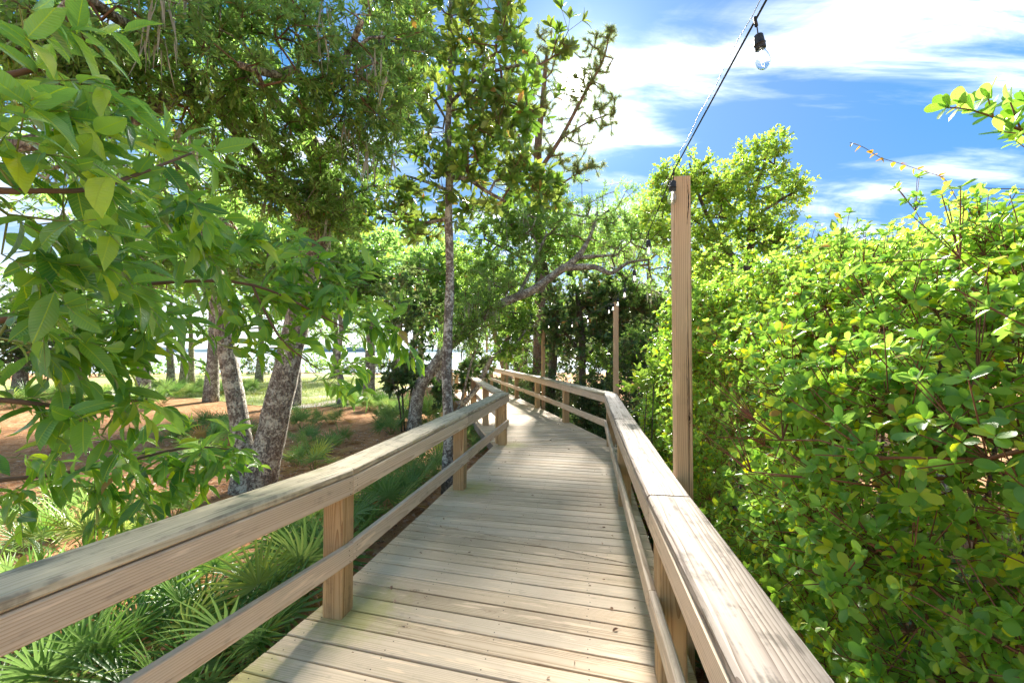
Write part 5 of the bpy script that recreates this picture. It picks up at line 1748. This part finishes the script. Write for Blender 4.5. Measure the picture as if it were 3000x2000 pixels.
for k in range(5):
    rh = np.random.default_rng(400 + k)
    zc, hl, N = H_Z[k], H_HALF[k], H_N[k]
    Zs = rh.uniform(zc - hl * 1.1, zc + hl * 1.1, N)
    # part of the shoots lie near the walk side, part near the top, part inside
    mode = rh.random(N)
    dx = np.where(mode < 0.5, np.abs(rh.normal(0, 0.16, N)), rh.uniform(0, 2.3, N))
    bump = 0.10 * np.sin(Zs * 3.3) + 0.08 * rh.normal(size=N)
    top = hedge_top(Zs, dx)
    zz_ = np.where(mode < 0.5, GZ + 0.15 + (top - GZ - 0.15) * rh.random(N), np.where(mode < 0.9, top - np.abs(rh.normal(0, 0.16, N)), GZ + 0.3 + (top - GZ) * rh.random(N)))
    C = np.stack([hedge_front(Zs) + dx + bump * (dx < 0.4), Zs, zz_], -1)
    base = Vector((hedge_front(zc) + 0.6, zc, float(ground_z(1.5, zc)) - 0.05))
    root = thing('hedge_shrub', H_LAB[k], 'shrub', base, group='hedge of rounded leaf shrubs on the right')
    pls = []
    for s in range(9):
        bx, by = rh.normal(0, 0.22), rh.normal(0, 0.3)
        tp_ = Vector((hedge_front(zc) + rh.uniform(0.1, 1.3), zc + rh.uniform(-hl, hl), rh.uniform(0.9, 1.8)))
        b0 = base + Vector((bx, by, 0))
        pls.append([(b0, 0.016), (b0.lerp(tp_, 0.4) + Vector((rh.normal(0, 0.05), rh.normal(0, 0.05), 0.15)), 0.012), (tp_, 0.006)])
    ta, starts, srad = trunk_mesh(pls, base, rh, 6, 0.05)
    thick, thin, D = grow(starts, srad, C, rh, seg=0.14, r_tip=0.0018, expo=0.4, up=0.08, wig=0.13)
    o = new_obj('stems', ta.mesh('stems', True, base), M['bark_dark'], root)
    o['kind'] = 'stuff'
    near = k < 2
    tips = 8
    Cr = np.repeat(C, tips, 0)
    Dr = unit(np.repeat(D, tips, 0) * 0.45 + rh.normal(0, 0.42, (len(Cr), 3)) + np.array([-0.2, -0.1, 0.55]))
    E = Cr + Dr * (0.17 * rh.uniform(0.25, 1.35, len(Cr)))[:, None]
    prisms(thin, Cr, E, 0.0022, 0.0014)
    tint = np.repeat(rh.random(N), tips) * 0.5 + rh.random(len(Cr)) * 0.5
    la = Acc()
    data = whorl(None, None, E, Dr, rh, 6, 0.031, (0.75, 1.4), tint, True, 0.32)
    # a second whorl lower on each shoot
    d2 = whorl(None, None, Cr + (E - Cr) * 0.45, Dr, rh, 5, 0.030, (0.95, 1.5), tint, True, 0.32)
    data = [np.concatenate([p, q]) for p, q in zip(data, d2)]
    # nothing grows through the handrail cap
    capx = np.interp(data[0][:, 1], [-0.3, 2.1, 4.5, 7.3], [0.33, 0.70, 1.11, 1.60]) + 0.22
    okk = data[0][:, 0] > capx
    data = [d[okk] for d in data]
    if near:
        leaf_objects(root, base, data, OBM, M['lf_hedge'], 300 if k == 0 else 160, la, OB_FAR, 0.28)
    else:
        scatter(la, OB_FAR if k == 2 else tmpl_diamond(0.30, 0.08, 0.58, 0.06), *data)
    o = new_obj('twigs', thin.mesh('twigs', False, base), M['twig_red'], root)
    o['kind'] = 'stuff'
    o = new_obj('crown', la.mesh('crown', False, base), M['lf_hedge'], root)
    o['kind'] = 'stuff'

# branch that hangs in at the right edge against the sky
rb = np.random.default_rng(450)
ob = P(3150, 420, 1.35)
br = thing('overhanging_branch', 'leafy branch tip hanging in from the right edge against the sky', 'branch', ob)
pl = [[(ob, 0.006), (P(2990, 380, 1.33), 0.0045), (P(2900, 340, 1.3), 0.003), (P(2830, 320, 1.28), 0.002), (P(2770, 315, 1.27), 0.0012)], [(P(2910, 345, 1.3), 0.0025), (P(2895, 290, 1.3), 0.0018)], [(P(2990, 380, 1.33), 0.003), (P(2960, 300, 1.3), 0.002)], [(P(3050, 400, 1.34), 0.003), (P(2930, 385, 1.3), 0.0015)]]
ta, st_, sr_ = trunk_mesh(pl, ob, rb, 5, 0.03)
new_obj('stem', ta.mesh('stem', True, ob), M['twig_red'], br)
Ct = np.array([P(*q)[:] for q in ((2775, 312, 1.27), (2820, 300, 1.28), (2850, 320, 1.285), (2895, 285, 1.3), (2905, 330, 1.3), (2960, 295, 1.3), (2985, 340, 1.32), (2935, 385, 1.3), (2990, 395, 1.33), (2960, 380, 1.31), (3010, 300, 1.32), (3040, 390, 1.33))])
dd = unit(np.array([[-0.7, 0, 0.6]] * len(Ct)) + rb.normal(0, 0.35, (len(Ct), 3)))
data = whorl(None, None, Ct, dd, rb, 6, 0.05, (0.4, 1.2), None, True)
la = Acc()
leaf_objects(br, ob, data, OBM, M['lf_hedge'], 300, la, OB_REST)

# thin vine with orange leaves rising out of the hedge
rv_ = np.random.default_rng(451)
vz = 2.6
vpts = [(2790, 560), (2760, 520), (2700, 500), (2640, 480), (2580, 462), (2530, 432), (2490, 418)]
vb = P(2830, 640, vz)
vine = thing('vine', 'thin vine with small orange leaves arching out of the hedge', 'vine', vb)
a = Acc()
pts, rr = curve([(vb, 0.003)] + [(P(u, v, vz), 0.0022 - 0.0002 * i) for i, (u, v) in enumerate(vpts)])
tube(a, pts, rr * 0.8, 5)
new_obj('stem', a.mesh('stem', True, vb), M['twig_red'], vine)
idx = rv_.integers(6, len(pts), 26)
lm = leaf_template_mesh(tmpl_leaf([(0, 0.03), (0.15, 0.35), (0.4, 0.42), (0.7, 0.26), (1.0, 0.02)], 0.2, 0.15), M['lf_orange'])
for i in idx:
    d = rand_unit(rv_, 1)[0] * 0.7 + np.array([0, 0, -0.2])
    q = Vector(d).to_track_quat('Y', 'Z')
    o = new_obj('leaf', lm, None, vine, Vector(pts[i]) - vb)
    o.rotation_euler = q.to_euler()
    s = rv_.uniform(0.018, 0.042)
    o.scale = (s, s, s)

# ------------------------------------------------------------------ saw palmettos
def frond_mesh(seed, dead=False):
    r_ = np.random.default_rng(seed)
    a = Acc()
    pl_ = r_.uniform(0.30, 0.5)                       # petiole length
    bend = r_.uniform(0.05, 0.22)
    tip = np.array([0, pl_, 0.0])
    pts = [(0, 0, 0), (0, pl_ * 0.5, bend * 0.25), (0, pl_, 0.0)]
    tube(a, pts, [0.006, 0.005, 0.0045], 5)
    nb = int(r_.integers(16, 21))
    span = math.radians(r_.uniform(210, 280))
    for j in range(nb):
        th = -span / 2 + span * j / (nb - 1) + r_.normal(0, 0.03)
        L_ = r_.uniform(0.31, 0.42) * (1 - 0.22 * abs(th) / (span / 2))
        d = np.array([math.sin(th), math.cos(th), 0.0])
        side = np.array([math.cos(th), -math.sin(th), 0.0])
        cup = r_.uniform(0.02, 0.16)
        drp = r_.uniform(0.02, 0.14)
        rows = []
        for s, w in ((0.02, 0.0035), (0.3, 0.0105), (0.62, 0.0085), (1.0, 0.001)):
            z = cup * L_ * s * (1 - 0.6 * s) - drp * L_ * s ** 3
            c_ = tip + d * L_ * s + np.array([0, 0, z])
            rows.append((c_ - side * w + np.array([0, 0, w * 0.55]), c_, c_ + side * w + np.array([0, 0, w * 0.55])))
        V = np.array(rows).reshape(-1, 3)
        Q = []
        for i in range(3):
            b = i * 3
            Q += [(b, b + 1, b + 4, b + 3), (b + 1, b + 2, b + 5, b + 4)]
        a.add(V, None, Q)
    a.attr = {'rnd': [np.full(a.n, 0.0)]}
    m = a.mesh('frond', True)
    m.materials.append(M['lf_palm_dead'] if dead else M['lf_palm'])
    return m


FRONDS = [frond_mesh(600 + k) for k in range(7)]
DEAD = [frond_mesh(650 + k, True) for k in range(2)]
rp = np.random.default_rng(700)


def palmetto(x, y, size, label, group, nf=9, dead=1):
    z = float(ground_z(x, y))
    t = thing('palmetto', label, 'palmetto', (x, y, z - 0.02), rp.uniform(0, 6.28), group)
    a0 = rp.uniform(0, 6.28)
    for j in range(nf + dead):
        az = a0 + j * 2.4 + rp.normal(0, 0.2)
        isd = j >= nf
        el = rp.uniform(0.05, 0.3) if isd else rp.uniform(0.45, 1.35)
        me_ = DEAD[j % 2] if isd else FRONDS[int(rp.integers(0, 7))]
        o = bpy.data.objects.new('frond', me_)
        COL.objects.link(o)
        o.parent = t
        s = size * rp.uniform(0.8, 1.15)
        dirv = Vector((math.cos(az) * math.cos(el), math.sin(az) * math.cos(el), math.sin(el)))
        # blade's upper side turns up and outward
        nrm = Vector((math.cos(az) * -math.sin(el), math.sin(az) * -math.sin(el), math.cos(el)))
        tilt = rp.normal(0, 0.35)
        q = Matrix.Rotation(tilt, 3, dirv)
        nrm = q @ nrm
        xv = dirv.cross(nrm).normalized()
        m4 = Matrix((xv * s, dirv * s, nrm * s)).transposed().to_4x4()
        m4.translation = Vector((rp.normal(0, 0.03), rp.normal(0, 0.03), 0.0))
        o.matrix_local = m4
    return t


ORD = 'first second third fourth fifth sixth seventh eighth ninth tenth eleventh twelfth thirteenth fourteenth fifteenth sixteenth seventeenth'.split()


def row(pxs, size, label, group, nf=9, dead=1):
    for k, (u, v) in enumerate(sorted(pxs)):
        p = on_plane(u, v, GZ - 0.03)
        palmetto(p.x, p.y, size * rp.uniform(0.85, 1.15), label + ', ' + ORD[k] + ' from left', group, nf, dead)


row([(60, 1960), (300, 2040), (470, 1990), (600, 1890), (760, 1840), (700, 2000), (200, 1880), (420, 1850), (560, 1760), (870, 1800), (60, 1800), (330, 1780), (150, 2100), (560, 2120)], 0.95, 'green saw palmetto under the near left handrail', 'palmettos under the near left handrail', 8, 1)
row([(960, 1690), (1040, 1620), (1120, 1540), (1190, 1490), (1250, 1440), (1010, 1540), (1110, 1470), (1290, 1400), (900, 1620), (1180, 1420)], 0.9, 'green palmetto seen between the left rails past the bend', 'palmettos between the left rails past the bend', 8, 1)
row([(40, 1560), (150, 1580), (240, 1530), (90, 1640), (520, 1530), (380, 1600), (250, 1640)], 0.85, 'saw palmetto on the mulch behind the near left handrail cap', 'palmettos behind the near left cap', 8, 0)
row([(600, 1330), (560, 1290), (640, 1280), (690, 1300), (520, 1310), (590, 1380)], 0.95, 'pale green saw palmetto in front of the twin oak trunks', 'palmettos at the twin oak', 9, 1)
row([(900, 1310), (960, 1330), (1000, 1300), (880, 1260), (940, 1245), (985, 1240), (920, 1380), (870, 1370), (860, 1220)], 0.85, 'saw palmetto with yellowed fronds right of the twin oak trunks', 'palmettos right of the twin oak', 8, 2)
row([(1120, 1235), (1165, 1250), (1200, 1230), (1150, 1215), (1085, 1200), (1240, 1245), (1110, 1195), (1060, 1190), (1260, 1225), (1180, 1200), (1275, 1270), (1145, 1275)], 1.1, 'dense dark palmetto at the foot of the leaning oak', 'palmettos at the leaning oak', 10, 0)
row([(430, 1195), (480, 1185), (380, 1190), (330, 1180), (280, 1200), (560, 1165), (610, 1160), (650, 1155), (520, 1155), (100, 1190), (180, 1180), (40, 1200), (230, 1165), (590, 1140), (450, 1150), (700, 1145), (740, 1150)], 1.25, 'palmetto in the far row along the orange mulch', 'far row of palmettos by the lawn', 9, 1)
row([(1690, 1262), (1740, 1285), (1640, 1225), (1760, 1330), (1590, 1190), (1545, 1170)], 0.9, 'saw palmetto in the shade behind the far right handrail', 'palmettos behind the far right handrail', 8, 0)
row([(1340, 1290), (1380, 1300), (1400, 1330), (1330, 1340)], 0.7, 'small saw palmetto under the end of the left handrail', 'palmettos at the end of the left handrail', 8, 0)
row([(1490, 1150), (1450, 1135), (1520, 1155)], 1.1, 'bright saw palmetto behind the far handrail posts', 'palmettos behind the far posts', 9, 0)


# ------------------------------------------------------------------ low undergrowth right of the walk
ru_ = np.random.default_rng(820)
n = 5200
uy = 2.6 + 26 * ru_.random(n) ** 1.4
edge = np.interp(uy, [2.1, 4.5, 7.3, 9.7, 12.2, 14.7, 17.1, 19.5, 22.0, 24.5, 27.0, 30], [0.70, 1.11, 1.60, 1.147, 0.66, 0.10, -0.43, -0.99, -1.53, -2.16, -2.85, -3.6]) + 0.42
ux = edge + ru_.exponential(1.6, n)
h = np.abs(ru_.normal(0, 0.22, n)) + 0.05
C = np.stack([ux, uy, ground_z(ux, uy) + h], -1)
D = unit(np.stack([ru_.normal(0, 0.4, n) - 0.2, ru_.normal(0, 0.4, n) - 0.2, np.ones(n)], -1))
la, tw = Acc(), Acc()
prisms(tw, C - np.stack([np.zeros(n), np.zeros(n), h], -1), C, 0.003, 0.002)
spray(la, None, T_FAR, C, D, ru_, 1, 0.16, 8, 0.08, spread=0.9, ang=(0.6, 1.2), flat=0.5)
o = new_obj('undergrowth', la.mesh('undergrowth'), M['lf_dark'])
o['kind'] = 'stuff'
o['label'] = 'low dark leafy undergrowth beneath the shrubs right of the walk'
o2 = new_obj('stalks', tw.mesh('stalks'), M['twig'], o)
o2['kind'] = 'stuff'

# crumbs of dry leaf and twig lying on the boards
rd_ = np.random.default_rng(840)
n = 90
dy = rd_.uniform(1.4, 9.5, n)
dxl = np.interp(dy, [0.3, 2.65, 7.39, 9.7], [-1.6, -0.95, -0.05, -0.45])
dxr = np.interp(dy, [-0.3, 2.1, 4.5, 7.3, 9.7], [0.3, 0.66, 1.07, 1.55, 1.1])
f_ = np.where(rd_.random(n) < 0.55, np.where(rd_.random(n) < 0.5, rd_.uniform(0.0, 0.12, n), rd_.uniform(0.88, 1.0, n)), rd_.random(n))
th = rd_.uniform(0, 6.28, n)
la = Acc()
scatter(la, tmpl_hex(0.2, 0.10, 0.2), np.stack([dxl + (dxr - dxl) * f_, dy, np.full(n, 0.006)], -1), np.stack([np.cos(th), np.sin(th), np.zeros(n)], -1), np.tile([0, 0, 1.0], (n, 1)) + rd_.normal(0, 0.25, (n, 3)), rd_.uniform(0.015, 0.045, n), rd_.random(n))
o = new_obj('leaf_litter', la.mesh('leaf_litter'), M['litter'])
o['kind'] = 'stuff'
o['label'] = 'crumbs of dry leaf scattered on the deck boards'
